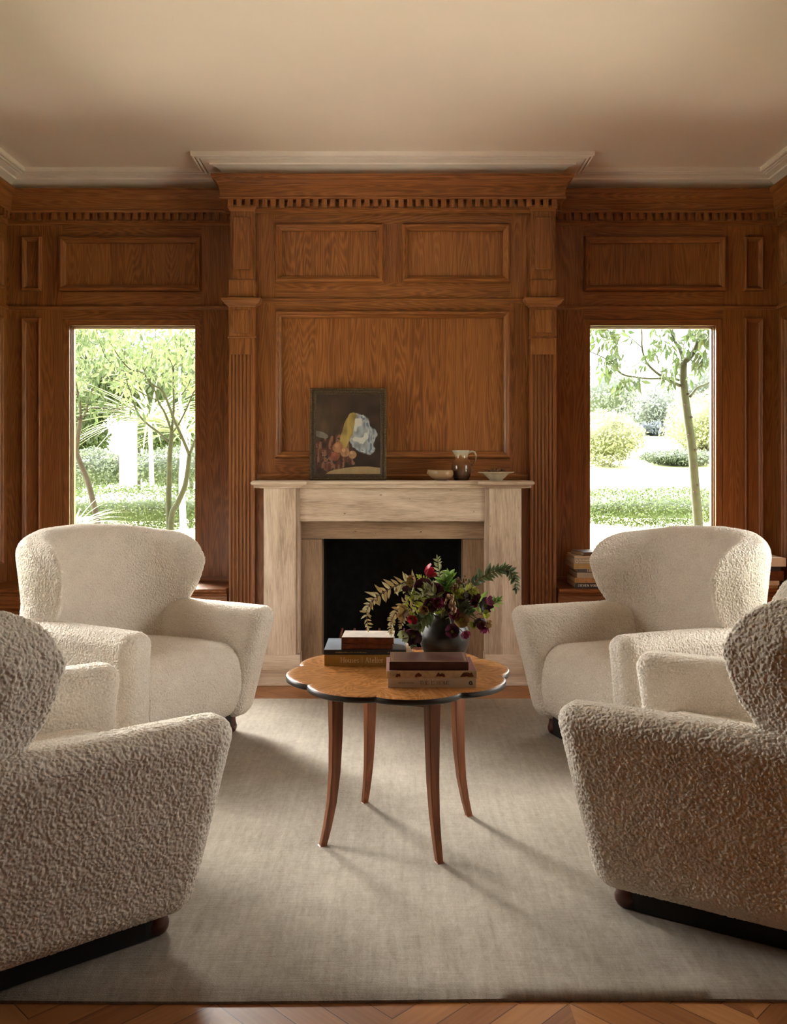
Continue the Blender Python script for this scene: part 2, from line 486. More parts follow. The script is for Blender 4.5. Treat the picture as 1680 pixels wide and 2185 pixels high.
# window wall: stiles and rails around the two openings
WX0, WX1, WZ0, WZ1 = 1.302, 2.25, 0.53, 2.29
wall = MB()
for s in (-1, 1):
    def bx(a, b, z0, z1, axis, y=YW):
        wall.box(min(s * a, s * b), max(s * a, s * b), y, YW + 0.2, z0, z1, oak[axis])
    bx(1.04, WX0, 0.0, 2.365, 2); bx(WX1, XW + .02, 0.0, 2.365, 2); bx(WX0, WX1, 0.0, WZ0, 0); bx(WX0, WX1, WZ1, 2.365, 0)
    bx(1.04, WX0, 2.365, 3.0, 2, YW + .0005); bx(WX1, XW + .02, 2.365, 3.0, 2, YW + .0005); bx(WX0, WX1, 2.365, 2.475, 0); bx(WX0, WX1, 2.852, 3.0, 0); bx(WX0, WX1, 2.475, 2.852, 2, YW + .03)
wall.box(-XW, XW, YW, YW + 0.2, 3.0, ZC + .05, plaster)
wall.box(-1.05, 1.05, 6.16, 6.23, 0, 3.05, oak[2])
wall_back = structure(wall.build('wall_back'))
def bead(x0, x1, yf, z, parent, r=0.014, name='rail_moulding'):
    mb = MB()
    prof = [(yf + .002, z - r), (yf - .006, z - r), (yf - .009, z - r * .4)] + [(yf - .009 - .012 * math.sin(R(a)), z + r * .25 - r * .75 * math.cos(R(a))) for a in (30, 60, 90, 120, 150)] + [(yf - .004, z + r), (yf + .002, z + r)]
    mb.extrude_x(prof, x0, x1, oak[0]); return mb.build(name, parent)
for s in (-1, 1):
    a, b = sorted((s * WX0, s * 2.27)); panel(a, b, 2.477, 2.85, YW, wall_back, rec=.014)
    a, b = sorted((s * 2.388, s * 2.525)); panel(a, b, 2.477, 2.85, YW, wall_back, w=.036)
    panel(a, b, 0.56, 2.298, YW, wall_back, w=.036)
    a, b = sorted((s * 1.06, s * XW)); bead(a, b, YW, 2.365, wall_back)

# windows: sash frame, stops, glass
def window(nm, M, w, h):
    """opening w x h centred on x = 0, from z = 0, outside at +y"""
    o = MB(); t, d = 0.045, 0.09
    y0 = 0.004
    o.box(-w/2 + .002, -w/2 + t, y0, y0 + d, 0, h, oak[2]); o.box(w/2 - t, w/2 - .002, y0, y0 + d, 0, h, oak[2])
    o.box(-w/2 + t, w/2 - t, y0, y0 + d, 0, t, oak[0]); o.box(-w/2 + t, w/2 - t, y0, y0 + d, h - t, h - .002, oak[0])
    o.xform(M); fr = structure(o.build(nm, bevel=.002))
    st = MB(); a = t
    for k in range(2):
        e = .006 * (k + 1); ya = y0 + .03 + .022 * k; yb = y0 + d
        st.box(-w/2 + a - .001, -w/2 + a + e, ya, yb, a, h - a, oak[2]); st.box(w/2 - a - e, w/2 - a + .001, ya, yb, a, h - a, oak[2])
        st.box(-w/2 + a, w/2 - a, ya, yb, h - a - e, h - a + .001, oak[0]); st.box(-w/2 + a, w/2 - a, ya, yb, a - .001, a + e, oak[0])
    st.xform(M); st.build('window_stop', fr)
    g = MB(); g.box(-w/2 + t, w/2 - t, y0 + .066, y0 + .070, t, h - t, glass); g.xform(M); g.build('window_pane', fr)
    return fr
for i, s in enumerate((-1, 1)):
    window('window_%d' % (i + 1), Matrix.Translation((s * (WX0 + WX1) / 2, YW, WZ0)), WX1 - WX0, WZ1 - WZ0)

# window seats: a ledge with a panelled front below each window
for i, s in enumerate((-1, 1)):
    mb = MB(); a, b = sorted((s * 1.062, s * XW))
    top = [(YW, .504), (5.652, .504)] + [(5.645 - .013 * math.sin(R(q)), .490 + .014 * math.cos(R(q))) for q in (0, 40, 80, 120, 160)] + [(5.650, .474), (5.662, .470), (5.664, .458), (5.672, .452), (YW, .452)]
    mb.extrude_x(top, a, b, oak[0])
    sill = structure(mb.build('sill_%d' % (i + 1)))
    fb = MB(); fb.box(a, b, 5.672, YW, 0.0, .452, oak[0]); fb.build('seat_front', sill)
    panel(a + .09, (a + b) / 2 - .03, .10, .40, 5.672, sill); panel((a + b) / 2 + .03, b - .09, .10, .40, 5.672, sill)
    kb = MB(); kb.extrude_x([(5.672, 0), (5.655, 0), (5.655, .07), (5.664, .085), (5.672, .085)], a, b, oak[0]); kb.build('skirting', sill)
    sb = MB(); sb.box(s * WX0 if s > 0 else -WX0, s * 1.07 if s > 0 else -1.07, YW - .012, YW, .504, .535, oak[0]); sb.build('skirting', sill)

# chimney breast
ch = MB(); hx, hz = 0.62, 0.98
for s in (-1, 1):
    a, b = sorted((s * hx, s * XB)); ch.box(a, b, YB, 6.16, 0, 1.18, oak[2])
ch.box(-hx, hx, YB, 6.16, hz, 1.18, oak[0])
for s in (-1, 1):
    a, b = sorted((s * .765, s * XB)); ch.box(a, b, YB, 6.16, 1.18, 2.365, oak[2]); ch.box(a, b, YB, 6.16, 2.365, 3.0, oak[2])
ch.box(-.765, .765, YB + .0005, 6.16, 1.18, 1.337, oak[0]); ch.box(-.765, .765, YB + .0005, 6.16, 2.2975, 2.365, oak[0])
ch.box(-.765, .765, YB + .03, 6.16, 1.337, 2.2975, oak[2])
ch.box(-.765, .765, YB + .0005, 6.16, 2.365, 2.477, oak[0]); ch.box(-.765, .765, YB + .0005, 6.16, 2.862, 3.0, oak[0])
ch.box(-.058, .058, YB, 6.16, 2.477, 2.862, oak[2])
for s in (-1, 1):
    a, b = sorted((s * .058, s * .765)); ch.box(a, b, YB + .03, 6.16, 2.477, 2.862, oak[2])
ch.box(-XB, XB, YB, 6.16, 3.0, ZC + .05, plaster)
for s in (-1, 1):       # thin strips beside the pilasters
    a, b = sorted((s * .868, s * .874)); ch.box(a, b, YB - .004, YB + .01, 1.2, 2.95, oak[2])
breast = structure(ch.build('wall_chimney'))
panel(-.765, .765, 1.337, 2.2975, YB, breast, w=.047, h=1.15, rec=.014)
for s in (-1, 1):
    a, b = sorted((s * .058, s * .765)); panel(a, b, 2.477, 2.862, YB, breast, w=.047, h=1.15, rec=.014)
bead(-.88, .88, YB, 2.362, breast, r=.016)
bead(-.88, .88, YB, 1.222, breast, r=.018, name='skirting')

def pilaster(s):
    xa, xb = s * 0.884, s * 1.059
    x0, x1 = min(xa, xb), max(xa, xb); xc = (x0 + x1) / 2
    root = MB(); root.box(x0 + .012, x1 - .006, 5.712, YB + .01, 0.0, 2.96, oak[2])
    p = root.build('pilaster', breast)
    def capital(z0, z1, pr, parent, nm, xl=x0, xr=x1):
        """moulded cap: profile (out, z) wrapped round front and both sides"""
        q = MB(); sweep(q, [(xl, YB), (xl, YP), (xr, YP), (xr, YB)], pr, lambda d: oak[0], side=-1)
        e0 = pr[-1][0]; q.box(xl - e0, xr + e0, YP - e0, YB, pr[-1][1] - .003, pr[-1][1], oak[0])
        e1 = pr[0][0]; q.box(xl - e1, xr + e1, YP - e1, YB, pr[0][1], pr[0][1] + .003, oak[0])
        return q.build(nm, parent)
    capital(0, 0, [(-.008, 2.93), (-.004, 2.945), (.004, 2.952), (.006, 2.966)], p, 'neck_moulding')
    b = MB(); b.box(x0 + .002, x1 - .002, YP, YB, 2.376, 2.485, oak[2]); b.build('pedestal_block', p, bevel=.003)
    capital(0, 0, [(-.006, 2.485), (-.004, 2.489), (-.012, 2.494)], p, 'neck_moulding')
    r = MB(); rw = .052; r.box(xc - rw, xc + rw, 5.684, 5.715, 2.552, 2.888, oak[2]); r.build('raised_panel', p, bevel=.005, seg=2)
    capital(0, 0, [(.000, 2.312), (.003, 2.318), (.006, 2.324), (.020, 2.330), (.030, 2.343), (.034, 2.350), (.038, 2.352), (.040, 2.366)], p, 'capital')
    b = MB(); b.box(x0 + .004, x1 - .004, YP, YB, 2.12, 2.312, oak[2]); b.build('capital_block', p, bevel=.002)
    r = MB(); r.box(xc - rw, xc + rw, 5.676, 5.702, 2.142, 2.29, oak[2]); r.build('raised_panel', p, bevel=.005, seg=2)
    capital(0, 0, [(-.004, 2.108), (.002, 2.112), (.005, 2.117), (.002, 2.123)], p, 'neck_moulding')
    # fluted shaft
    f = MB()
    f.box(x0 + .004, x1 - .004, YP, YB, 2.005, 2.11, oak[2])
    n = 6; fw = .142; prof = [(x0 + .004, YB), (x0 + .004, YP)]
    st = xc - fw / 2
    for i in range(n):
        a = st + fw * i / n; wd = fw / n * .68
        prof += [(a, YP)] + [(a + wd / 2 - wd / 2 * math.cos(R(q)), YP + .010 * math.sin(R(q))) for q in (30, 60, 90, 120, 150)] + [(a + wd, YP)]
    prof += [(x1 - .004, YP), (x1 - .004, YB)]
    f.extrude_z(prof, 0.12, 2.005, oak[2])
    f.box(x0, x1, YP - .006, YB, 0, .12, oak[2])
    f.build('fluted_shaft', p)
for s in (-1, 1): pilaster(s)

# side walls with windows nearer the room's middle, plus the narrow slot added for fill
def side_wall(s, nm, base):
    M = Matrix(((0, s, 0, s * XW), (1, 0, 0, 0), (0, 0, 1, 0), (0, 0, 0, 1)))    # local x -> world y, local y -> outward
    mb = MB(); segs = []; y = YR
    for (a, b) in sorted(SIDE_WIN[s]):
        segs.append((y, a)); y = b
    segs.append((y, YW + .2))
    for a, b in segs: mb.box(a, b, 0, .2, 0, 3.0, oak[2])
    for a, b in SIDE_WIN[s]:
        mb.box(a, b, 0, .2, 0, WZ0, oak[0]); mb.box(a, b, 0, .2, WZ1, 3.0, oak[0])
    mb.box(YR, YW + .2, 0, .2, 3.0, ZC + .05, plaster)
    mb.xform(M)
    wl = structure(mb.build(nm))
    for a, b in segs[1:]:
        e = min(b, YW) - .09
        if e - a > .4:
            panel(a + .12, e, .62, 2.298, 0, wl, M=M, w=.04); panel(a + .12, e, 2.477, 2.85, 0, wl, M=M, w=.04)
    for i, (a, b) in enumerate(SIDE_WIN[s]):
        panel(a + .02, b - .02, 2.477, 2.85, 0, wl, M=M, w=.04)
        window('window_%d' % (base + i), M @ Matrix.Translation(((a + b) / 2, 0, WZ0)), b - a, WZ1 - WZ0)
    q = MB(); q.box(YR, YW, -.022, 0, 2.352, 2.378, oak[0]); q.xform(M); q.build('rail_moulding', wl, bevel=.006)
    q = MB(); q.box(YR, 5.64, -.02, 0, 0, .12, oak[0]); q.xform(M); q.build('skirting', wl, bevel=.004)
side_wall(-1, 'wall_left', 3); side_wall(1, 'wall_right', 4)
mb = MB(); mb.box(-XW, XW, YR - .15, YR, 0, ZC + .05, oak[2]); structure(mb.build('wall_front'))

# timber cornice with dentils, all round the room
PATH = [(-XW, YR), (-XW, YW), (-XB + .0, YW), (-XB + .0, 5.735), (XB, 5.735), (XB, YW), (XW, YW), (XW, YR)]
def cmat(d): return oak[0] if abs(d.x) > abs(d.y) else oak[1]
cr = MB()
cp = [(0, 2.925), (.008, 2.925), (.010, 2.934), (.016, 2.938), (.016, 2.952)]
cp += [(.016, 3.000), (.054, 3.000), (.056, 3.004)] + [(.056 + .009 * math.sin(R(a)), 3.012 - .008 * math.cos(R(a))) for a in (0, 45, 90, 135, 180)] + [(.056, 3.024)]
cp += [(.058 + .034 * (1 - math.cos(R(a))), 3.028 + .088 * math.sin(R(a))) for a in (0, 20, 40, 60, 75, 90)]
cp += [(.094, 3.118), (.102, 3.122), (.108, 3.132), (.108, 3.148), (0.0, 3.148)]
sweep(cr, PATH, cp, cmat, side=-1)
cornice = structure(cr.build('trim_1'))
dn = MB(); pitch, dw = .0548, .033
def dent_run(p, q, nx, ny):
    Ln = math.hypot(q[0] - p[0], q[1] - p[1]); n = int(Ln / pitch); off = (Ln - (n - 1) * pitch) / 2
    ux, uy = (q[0] - p[0]) / Ln, (q[1] - p[1]) / Ln
    for i in range(n):
        t = off + i * pitch
        c = [(p[0] + ux * (t + a) + nx * e, p[1] + uy * (t + a) + ny * e) for a, e in ((-dw/2, .014), (dw/2, .014), (dw/2, .050), (-dw/2, .050))]
        dn.extrude_z(c, 2.954, 3.001, oak[2])
dent_run((-XW + .04, YW), (-XB, YW), 0, -1); dent_run((XB, YW), (XW - .04, YW), 0, -1); dent_run((-XB - .03, 5.735), (XB + .03, 5.735), 0, -1)
dent_run((-XB, 5.735), (-XB, YW - .04), -1, 0); dent_run((XB, 5.735), (XB, YW - .04), 1, 0)
dent_run((-XW, 3.0), (-XW, YW - .04), 1, 0); dent_run((XW, 3.0), (XW, YW - .04), -1, 0)
dn.build('dentils', cornice)
# plaster cove and ceiling bands above it
pl = MB()
pp = [(.02, 3.147), (.030, 3.150)] + [(.040 + .070 * (1 - math.cos(R(a))), 3.152 + .050 * math.sin(R(a))) for a in (0, 20, 40, 60, 80, 90)]
pp += [(.114, 3.202), (.116, 3.212), (.160, 3.216), (.161, 3.238), (.170, 3.238), (.171, 3.219), (.178, 3.217), (.186, 3.220), (.187, 3.240), (.195, 3.240), (.196, 3.223), (.203, 3.221), (.212, 3.225), (.213, 3.2495), (.22, 3.252)]
sweep(pl, PATH, pp, lambda d: plaster, side=-1)
structure(pl.build('trim_2', smooth=True, angle=25))

# ------------------------------------------------------------------ fireplace
fp = thing('fireplace', 'pale travertine fireplace surround standing against the oak chimney breast', 'fireplace', (0, 5.5, 0))
def fbuild(mb, nm, parent=fp, **k):
    mb.v = [(x, y - 5.5, z) for x, y, z in mb.v]; return mb.build(nm, parent, **k)
hs = MB(); hs.box(-.98, .98, 5.17, 5.755, 0, .022, trav[0]); fbuild(hs, 'hearth_slab', bevel=.004)
for s in (-1, 1):
    j = MB()
    a, b = sorted((s * .60, s * .80)); j.box(a, b, 5.49, 5.755, .022, 1.149, trav[2])
    a, b = sorted((s * .578, s * .602)); j.box(a, b, 5.515, 5.755, .115, 1.149, trav[2])
    fbuild(j, 'jamb', bevel=.003)
    pb = MB(); a, b = sorted((s * .572, s * .808)); pb.box(a, b, 5.478, 5.755, .022, .117, trav[0]); fbuild(pb, 'plinth', bevel=.003)
l = MB(); l.box(-.60, .60, 5.525, 5.755, .94, 1.149, trav[0]); fbuild(l, 'lintel', bevel=.004)
sh = MB()
sp = [(0, 1.149), (.008, 1.149), (.010, 1.155), (.024, 1.158), (.030, 1.164), (.032, 1.168)] + [(.044 + .014 * math.sin(R(a)), 1.181 - .013 * math.cos(R(a))) for a in (0, 40, 80, 120, 160)] + [(.046, 1.196)]
x0, x1, xm = -.815, .815, .585
pth = [(x0, YB), (x0, 5.488), (-xm, 5.488), (-xm, 5.530), (xm, 5.530), (xm, 5.488), (x1, 5.488), (x1, YB)]
sweep(sh, pth, sp, lambda d: trav[0], side=-1)
e = .046
sh.box(x0 - e, x1 + e, 5.530 - e, YB, 1.150, 1.1955, trav[0])
for s in (-1, 1):
    a, b = sorted((s * (xm - e), s * (x1 + e))); sh.box(a, b, 5.488 - e + .001, 5.56, 1.185, 1.1958, trav[0])
fbuild(sh, 'mantel_shelf')
t = MB(); t.box(-.578, .578, 5.60, 5.755, .826, .942, slip[0]); fbuild(t, 'slip', bevel=.002)
for s in (-1, 1):
    t = MB(); a, b = sorted((s * .447, s * .580)); t.box(a, b, 5.60, 5.755, .022, .823, slip[2]); fbuild(t, 'slip', bevel=.002)
bx_ = MB(); a = .452
bx_.box(-.60, -a, 5.70, 6.15, 0.0, .97, soot); bx_.box(a, .60, 5.70, 6.15, 0.0, .97, soot); bx_.box(-.60, .60, 6.09, 6.155, 0, .97, soot)
bx_.box(-.60, .60, 5.70, 6.15, .835, .97, soot); bx_.box(-a, a, 5.70, 6.15, .0, .024, soot)
fbuild(bx_, 'firebox')
gr = thing('fire_grate', 'rusty iron fire grate with curled tines inside the black firebox', 'fire grate', (-.03, 5.86, .024))
g = MB()
for x in (-.30, -.10, .10, .30): g.tube([(x, -.13, 0), (x, -.13, .09)], .01, rust)
g.tube([(-.34, -.13, .08), (.34, -.13, .08)], .011, rust); g.tube([(-.34, .10, .08), (.34, .10, .08)], .011, rust)
for x in (-.30, .30): g.tube([(x, .10, 0), (x, .10, .09)], .01, rust)
g.build('frame', gr, smooth=True)
for i in range(9):
    q = MB(); x = -.32 + .08 * i
    q.tube([(x, .12, .085), (x, -.06, .085), (x + .004, -.12, .10), (x + .012, -.145, .15), (x + .02, -.15, .19), (x + .026, -.142, .215)], [.008, .008, .008, .008, .008, .007], rust); q.build('tine', gr, smooth=True)
# ------------------------------------------------------------------ rug
def build_rug():
    x0, x1, y0, y1, h = -1.95, 1.95, 2.105, 4.86, .016
    nx, ny = 120, 90
    xs = np.linspace(x0, x1, nx); ys = np.linspace(y0, y1, ny)
    mb = MB(); vs = []
    for j, y in enumerate(ys):
        for i, x in enumerate(xs):
            edge = min(x - x0, x1 - x, y - y0, y1 - y)
            z = h * (1 - .6 * max(0, 1 - edge / .03) ** 2)
            vs.append((x, y + .006 * math.sin(x * 3.1) * (1 if j in (0, ny - 1) else 0), z))
    fs = [(j * nx + i, j * nx + i + 1, (j + 1) * nx + i + 1, (j + 1) * nx + i) for j in range(ny - 1) for i in range(nx - 1)]
    mb.add(vs, fs, rugm, .5)
    rim = [i for i in range(nx)] + [j * nx + nx - 1 for j in range(1, ny)] + [(ny - 1) * nx + i for i in range(nx - 2, -1, -1)] + [j * nx for j in range(ny - 2, 0, -1)]
    k = len(mb.v); k0 = len(rim)
    base = [(mb.v[r][0], mb.v[r][1], .0005) for r in rim]
    mb.v += base
    for i in range(k0):
        mb.f.append((rim[i], k + i, k + (i + 1) % k0, rim[(i + 1) % k0])); mb.m.append(0); mb.r.append(.5)
    o = mb.build('rug', smooth=True, angle=70)
    tag(o, 'large greige hand-woven rug spread under the table and armchairs', 'rug')
build_rug()
RUG = .016

# ------------------------------------------------------------------ armchairs: smooth upholstered forms
def surface_nets(f, lo, hi, h):
    n = [int(math.ceil((b - a) / h)) + 1 for a, b in zip(lo, hi)]
    ax = [lo[i] + h * np.arange(n[i]) for i in range(3)]
    X, Y, Z = np.meshgrid(*ax, indexing='ij')
    D = f(X, Y, Z).astype(np.float32)
    c = (slice(0, -1), slice(1, None))
    corner = {}
    ins = D < 0
    cnt = np.zeros([m - 1 for m in n], np.int8)
    for i in (0, 1):
        for j in (0, 1):
            for k in (0, 1): cnt += ins[c[i], c[j], c[k]]
    act = (cnt > 0) & (cnt < 8)
    idx = np.full(act.shape, -1, np.int64); A = np.argwhere(act); idx[act] = np.arange(len(A))
    pos = np.zeros((len(A), 3)); num = np.zeros(len(A))
    for axis in range(3):
        o = [a for a in range(3) if a != axis]
        for p in (0, 1):
            for q in (0, 1):
                a = A.copy(); a[:, o[0]] += p; a[:, o[1]] += q
                b = a.copy(); b[:, axis] += 1
                da = D[a[:, 0], a[:, 1], a[:, 2]]; db = D[b[:, 0], b[:, 1], b[:, 2]]
                m = (da < 0) != (db < 0)
                t = np.where(m, da / np.where(m, da - db, 1), 0)
                pt = a.astype(float); pt[:, axis] += t
                pos[m] += pt[m]; num[m] += 1
    pos = np.array(lo) + h * pos / num[:, None]
    quads = []
    for axis in range(3):
        o = [(axis + 1) % 3, (axis + 2) % 3]
        sl0 = [slice(None)] * 3; sl1 = [slice(None)] * 3
        sl0[axis] = slice(0, -1); sl1[axis] = slice(1, None)
        s = ins[tuple(sl0)] != ins[tuple(sl1)]
        E = np.argwhere(s)
        E = E[(E[:, o[0]] > 0) & (E[:, o[1]] > 0) & (E[:, o[0]] < n[o[0]] - 1) & (E[:, o[1]] < n[o[1]] - 1)]
        def cell(d0, d1):
            q = E.copy(); q[:, o[0]] -= d0; q[:, o[1]] -= d1; return idx[q[:, 0], q[:, 1], q[:, 2]]
        Q = np.stack([cell(1, 1), cell(0, 1), cell(0, 0), cell(1, 0)], 1)
        flip = ~ins[E[:, 0], E[:, 1], E[:, 2]]
        Q[flip] = Q[flip][:, ::-1]
        quads.append(Q)
    Q = np.concatenate(quads)
    def grad(P, e=.0015):
        g = np.zeros_like(P)
        for a in range(3):
            d = np.zeros(3); d[a] = e
            g[:, a] = f(*(P + d).T) - f(*(P - d).T)
        return g / (2 * e)
    for it in range(4):
        if it == 3: pos, Q = refine(pos, Q)
        g = grad(pos); v = f(*pos.T)
        pos -= np.clip(v / np.maximum((g ** 2).sum(1), .2), -h, h)[:, None] * g
    g = grad(pos); nrm = g / np.maximum(np.linalg.norm(g, axis=1), 1e-6)[:, None]
    return pos, Q, nrm

def hash3(i, j, k, s):
    with np.errstate(over='ignore'):
        v = (i.astype(np.uint32) * np.uint32(374761393) + j.astype(np.uint32) * np.uint32(668265263) + k.astype(np.uint32) * np.uint32(2147483647) + np.uint32(s) * np.uint32(1274126177))
        v = (v ^ (v >> np.uint32(13))) * np.uint32(1274126177)
        v = v ^ (v >> np.uint32(16))
    return v.astype(np.float64) / 4294967295.0
def worley(P):
    B = np.floor(P).astype(np.int64); best = np.full(len(P), 9.0); sec = np.full(len(P), 9.0)
    for i in (-1, 0, 1):
        for j in (-1, 0, 1):
            for k in (-1, 0, 1):
                c = B + np.array([i, j, k])
                q = np.stack([c[:, a] + hash3(c[:, 0], c[:, 1], c[:, 2], a + 1) for a in range(3)], 1)
                d = ((P - q) ** 2).sum(1)
                sec = np.minimum(sec, np.maximum(best, d)); best = np.minimum(best, d)
    return np.sqrt(best), np.sqrt(sec)
def vnoise(P, s=0):
    B = np.floor(P).astype(np.int64); t = P - B; t = t * t * (3 - 2 * t); r = 0
    for i in (0, 1):
        for j in (0, 1):
            for k in (0, 1):
                w = (t[:, 0] if i else 1 - t[:, 0]) * (t[:, 1] if j else 1 - t[:, 1]) * (t[:, 2] if k else 1 - t[:, 2])
                r = r + w * hash3(B[:, 0] + i, B[:, 1] + j, B[:, 2] + k, s + 11)
    return r
def curls(pos, nrm):
    """nubbly sheepskin surface: warped round curls about eight millimetres wide"""
    wv = np.stack([vnoise(pos * 85, a) for a in (1, 2, 3)], 1) - .5
    P = pos * np.array([122, 122, 104]) + wv * 1.3
    a, b = worley(P + 100)
    lump = np.clip(1 - (a / .80) ** 2, -.4, 1) * .7 + np.clip((b - a) * 2.2, 0, .7)
    soft = vnoise(pos * 7, 5) - .5; patch = .75 + .5 * vnoise(pos * 25, 6)
    d = (lump - .6) * .0031 * patch + soft * .004
    return pos + nrm * d[:, None]
def refine(pos, Q):
    """split every quad into four"""
    E = np.stack([Q, np.roll(Q, -1, 1)], 2).reshape(-1, 2); E.sort(1)
    key = E[:, 0].astype(np.int64) * len(pos) + E[:, 1]
    uq, inv = np.unique(key, return_inverse=True)
    a, b = uq // len(pos), uq % len(pos); n = len(pos)
    em = (pos[a] + pos[b]) / 2; fm = pos[Q].mean(1)
    e = inv.reshape(-1, 4) + n; f = np.arange(len(Q)) + n + len(uq)
    out = [np.stack([Q[:, i], e[:, i], f, e[:, (i + 3) % 4]], 1) for i in range(4)]
    return np.concatenate([pos, em, fm]), np.concatenate(out)
def sd_poly(px, pz, V):
    d = np.full(px.shape, 1e9); s = np.ones(px.shape)
    n = len(V)
    for i in range(n):
        ax_, az = V[i]; bx2, bz = V[i - 1]
        ex, ez = bx2 - ax_, bz - az
        w0, w1 = px - ax_, pz - az
        t = np.clip((w0 * ex + w1 * ez) / (ex * ex + ez * ez), 0, 1)
        d = np.minimum(d, (w0 - ex * t) ** 2 + (w1 - ez * t) ** 2)
        c1 = pz >= az; c2 = pz < bz; c3 = ex * w1 > ez * w0
        al = (c1 & c2 & c3) | (~c1 & ~c2 & ~c3)
        s = np.where(al, -s, s)
    return s * np.sqrt(d)
def sd_join(d2, dy, r):
    """extrusion of a 2D shape with rounded edges of radius r"""
    a, b = d2 + r, dy + r
    return np.minimum(np.maximum(a, b), 0) + np.sqrt(np.maximum(a, 0) ** 2 + np.maximum(b, 0) ** 2) - r
def sd_rbox(x, y, z, hx_, hy_, hz_, r):
    qx, qy, qz = np.abs(x) - hx_ + r, np.abs(y) - hy_ + r, np.abs(z) - hz_ + r
    return np.sqrt(np.maximum(qx, 0) ** 2 + np.maximum(qy, 0) ** 2 + np.maximum(qz, 0) ** 2) + np.minimum(np.maximum(qx, np.maximum(qy, qz)), 0) - r

BZ = .068       # bottom of the upholstery
AT = .592       # top of the arms
def f_arm(x, y, z):
    t = (z - BZ) / (AT - BZ)
    xc = .322 + .078 * t + .006 * np.sin(np.clip(t, 0, 1) * 3.1)
    ysh = -.040 + .10 * (t - .5)          # front edge leans forward as it rises
    return sd_rbox(x - xc, y - (.06 + ysh), z - (BZ + AT) / 2, .077, .395, (AT - BZ) / 2, .062)
def f_seat(x, y, z):
    u = np.clip((z - .23) / .19, -1.3, 1.3)
    bulge = .06 * (1 - u * u) - .025 * (x / .33) ** 2
    front = .335 + bulge + .05 * (z - .22)
    crown = .395 + .035 * (1 - (x / .33) ** 2) + .02 * np.cos(np.clip((y - .15) * 3, -1.5, 1.5))
    y2 = y - (front - .335)
    z2 = z - (crown - .40) * np.clip((z - BZ) / .35, 0, 1)
    return sd_rbox(x, y2 + .0, z2 - (BZ + .40) / 2, .335, .335, (.40 - BZ) / 2, .065)
RO = .108
BACK = [(.297, .16), (.322, .52), (.349, .63), (.382, .75), (.392, .796), (.383, .829), (.20, .863), (0, .872)]
BACK = BACK + [(-a, b) for a, b in BACK[-2::-1]]
def f_back(x, y, z):
    x = x * (1 + .55 * np.clip(y + .24, -.1, .3))      # the wings toe in towards the front
    d2 = sd_poly(x, z, BACK) - RO
    ax_ = np.abs(x)
    yc = -.328 - .13 * (z - .35) + .315 * np.clip(ax_ / .51, 0, 1.1) ** 2.6 * np.clip((z - .05) / .55, 0, 1.1)
    half = .090 + .030 * np.clip(ax_ / .48, 0, 1) ** 3
    return sd_join(d2, np.abs(y - yc) - half, .075) * .85
HRES = .0052
def upholstery(name, f, lo, hi):
    pos, Q, nrm = surface_nets(f, lo, hi, HRES)
    pos = curls(pos, nrm)
    return pos, Q
def np_mesh(name, pos, Q, mat):
    me = bpy.data.meshes.new(name)
    me.vertices.add(len(pos)); me.vertices.foreach_set('co', pos.astype(np.float32).ravel())
    me.loops.add(Q.size); me.loops.foreach_set('vertex_index', Q.astype(np.int32).ravel())
    me.polygons.add(len(Q)); me.polygons.foreach_set('loop_start', np.arange(0, Q.size, 4, dtype=np.int32))
    me.polygons.foreach_set('use_smooth', np.ones(len(Q), bool))
    me.materials.append(mat); me.update(calc_edges=True); me.validate()
    return me
pa, qa = upholstery('armrest', f_arm, (.20, -.46, .03), (.52, .52, .64))
ps, qs = upholstery('seat', f_seat, (-.37, -.38, .02), (.37, .48, .50))
pb_, qb = upholstery('backrest', f_back, (-.58, -.64, .02), (.58, .18, 1.03))
M_ARM = np_mesh('armrest', pa, qa, boucle)
M_ARM2 = np_mesh('armrest', pa * np.array([-1, 1, 1]), qa[:, ::-1], boucle)
M_SEAT = np_mesh('seat', ps, qs, boucle)
M_BACK = np_mesh('backrest', pb_, qb, boucle)
def superloop(hx_, y0, y1, r, n=6):
    out = []
    for cx_, cy_, a0 in ((hx_ - r, y1 - r, 0), (-hx_ + r, y1 - r, 90), (-hx_ + r, y0 + r, 180), (hx_ - r, y0 + r, 270)):
        out += [(cx_ + r * math.cos(R(a0 + 90 * i / n)), cy_ + r * math.sin(R(a0 + 90 * i / n))) for i in range(n + 1)]
    return out
mb = MB(); mb.extrude_z(superloop(.325, -.34, .325, .07), .004, BZ + .02, black_wood); plinth_proto = mb.build('plinth')
mb = MB(); mb.lathe([(0, 0), (.022, 0), (.030, .006), (.036, .018), (.037, .03), (.033, .042), (.030, .056), (.028, .09), (0, .09)], bun_wood, n=20); foot_proto = mb.build('foot', smooth=True, angle=50)
M_PLINTH, M_FOOT = plinth_proto.data, foot_proto.data
bpy.data.objects.remove(plinth_proto); bpy.data.objects.remove(foot_proto)
def armchair(x, y, facing, label):
    root = thing('armchair', label, 'armchair', (x, y, RUG), R(facing - 90), 'boucle wingback armchairs around the table')
    for nm, me in (('backrest', M_BACK), ('seat', M_SEAT), ('armrest', M_ARM), ('armrest', M_ARM2), ('plinth', M_PLINTH)):
        o = bpy.data.objects.new(nm, me); COL.objects.link(o); o.parent = root
    for fx, fy in ((-.295, .295), (.295, .295), (-.29, -.31), (.29, -.31)):
        o = bpy.data.objects.new('foot', M_FOOT); COL.objects.link(o); o.parent = root; o.location = (fx, fy, 0)
    return root
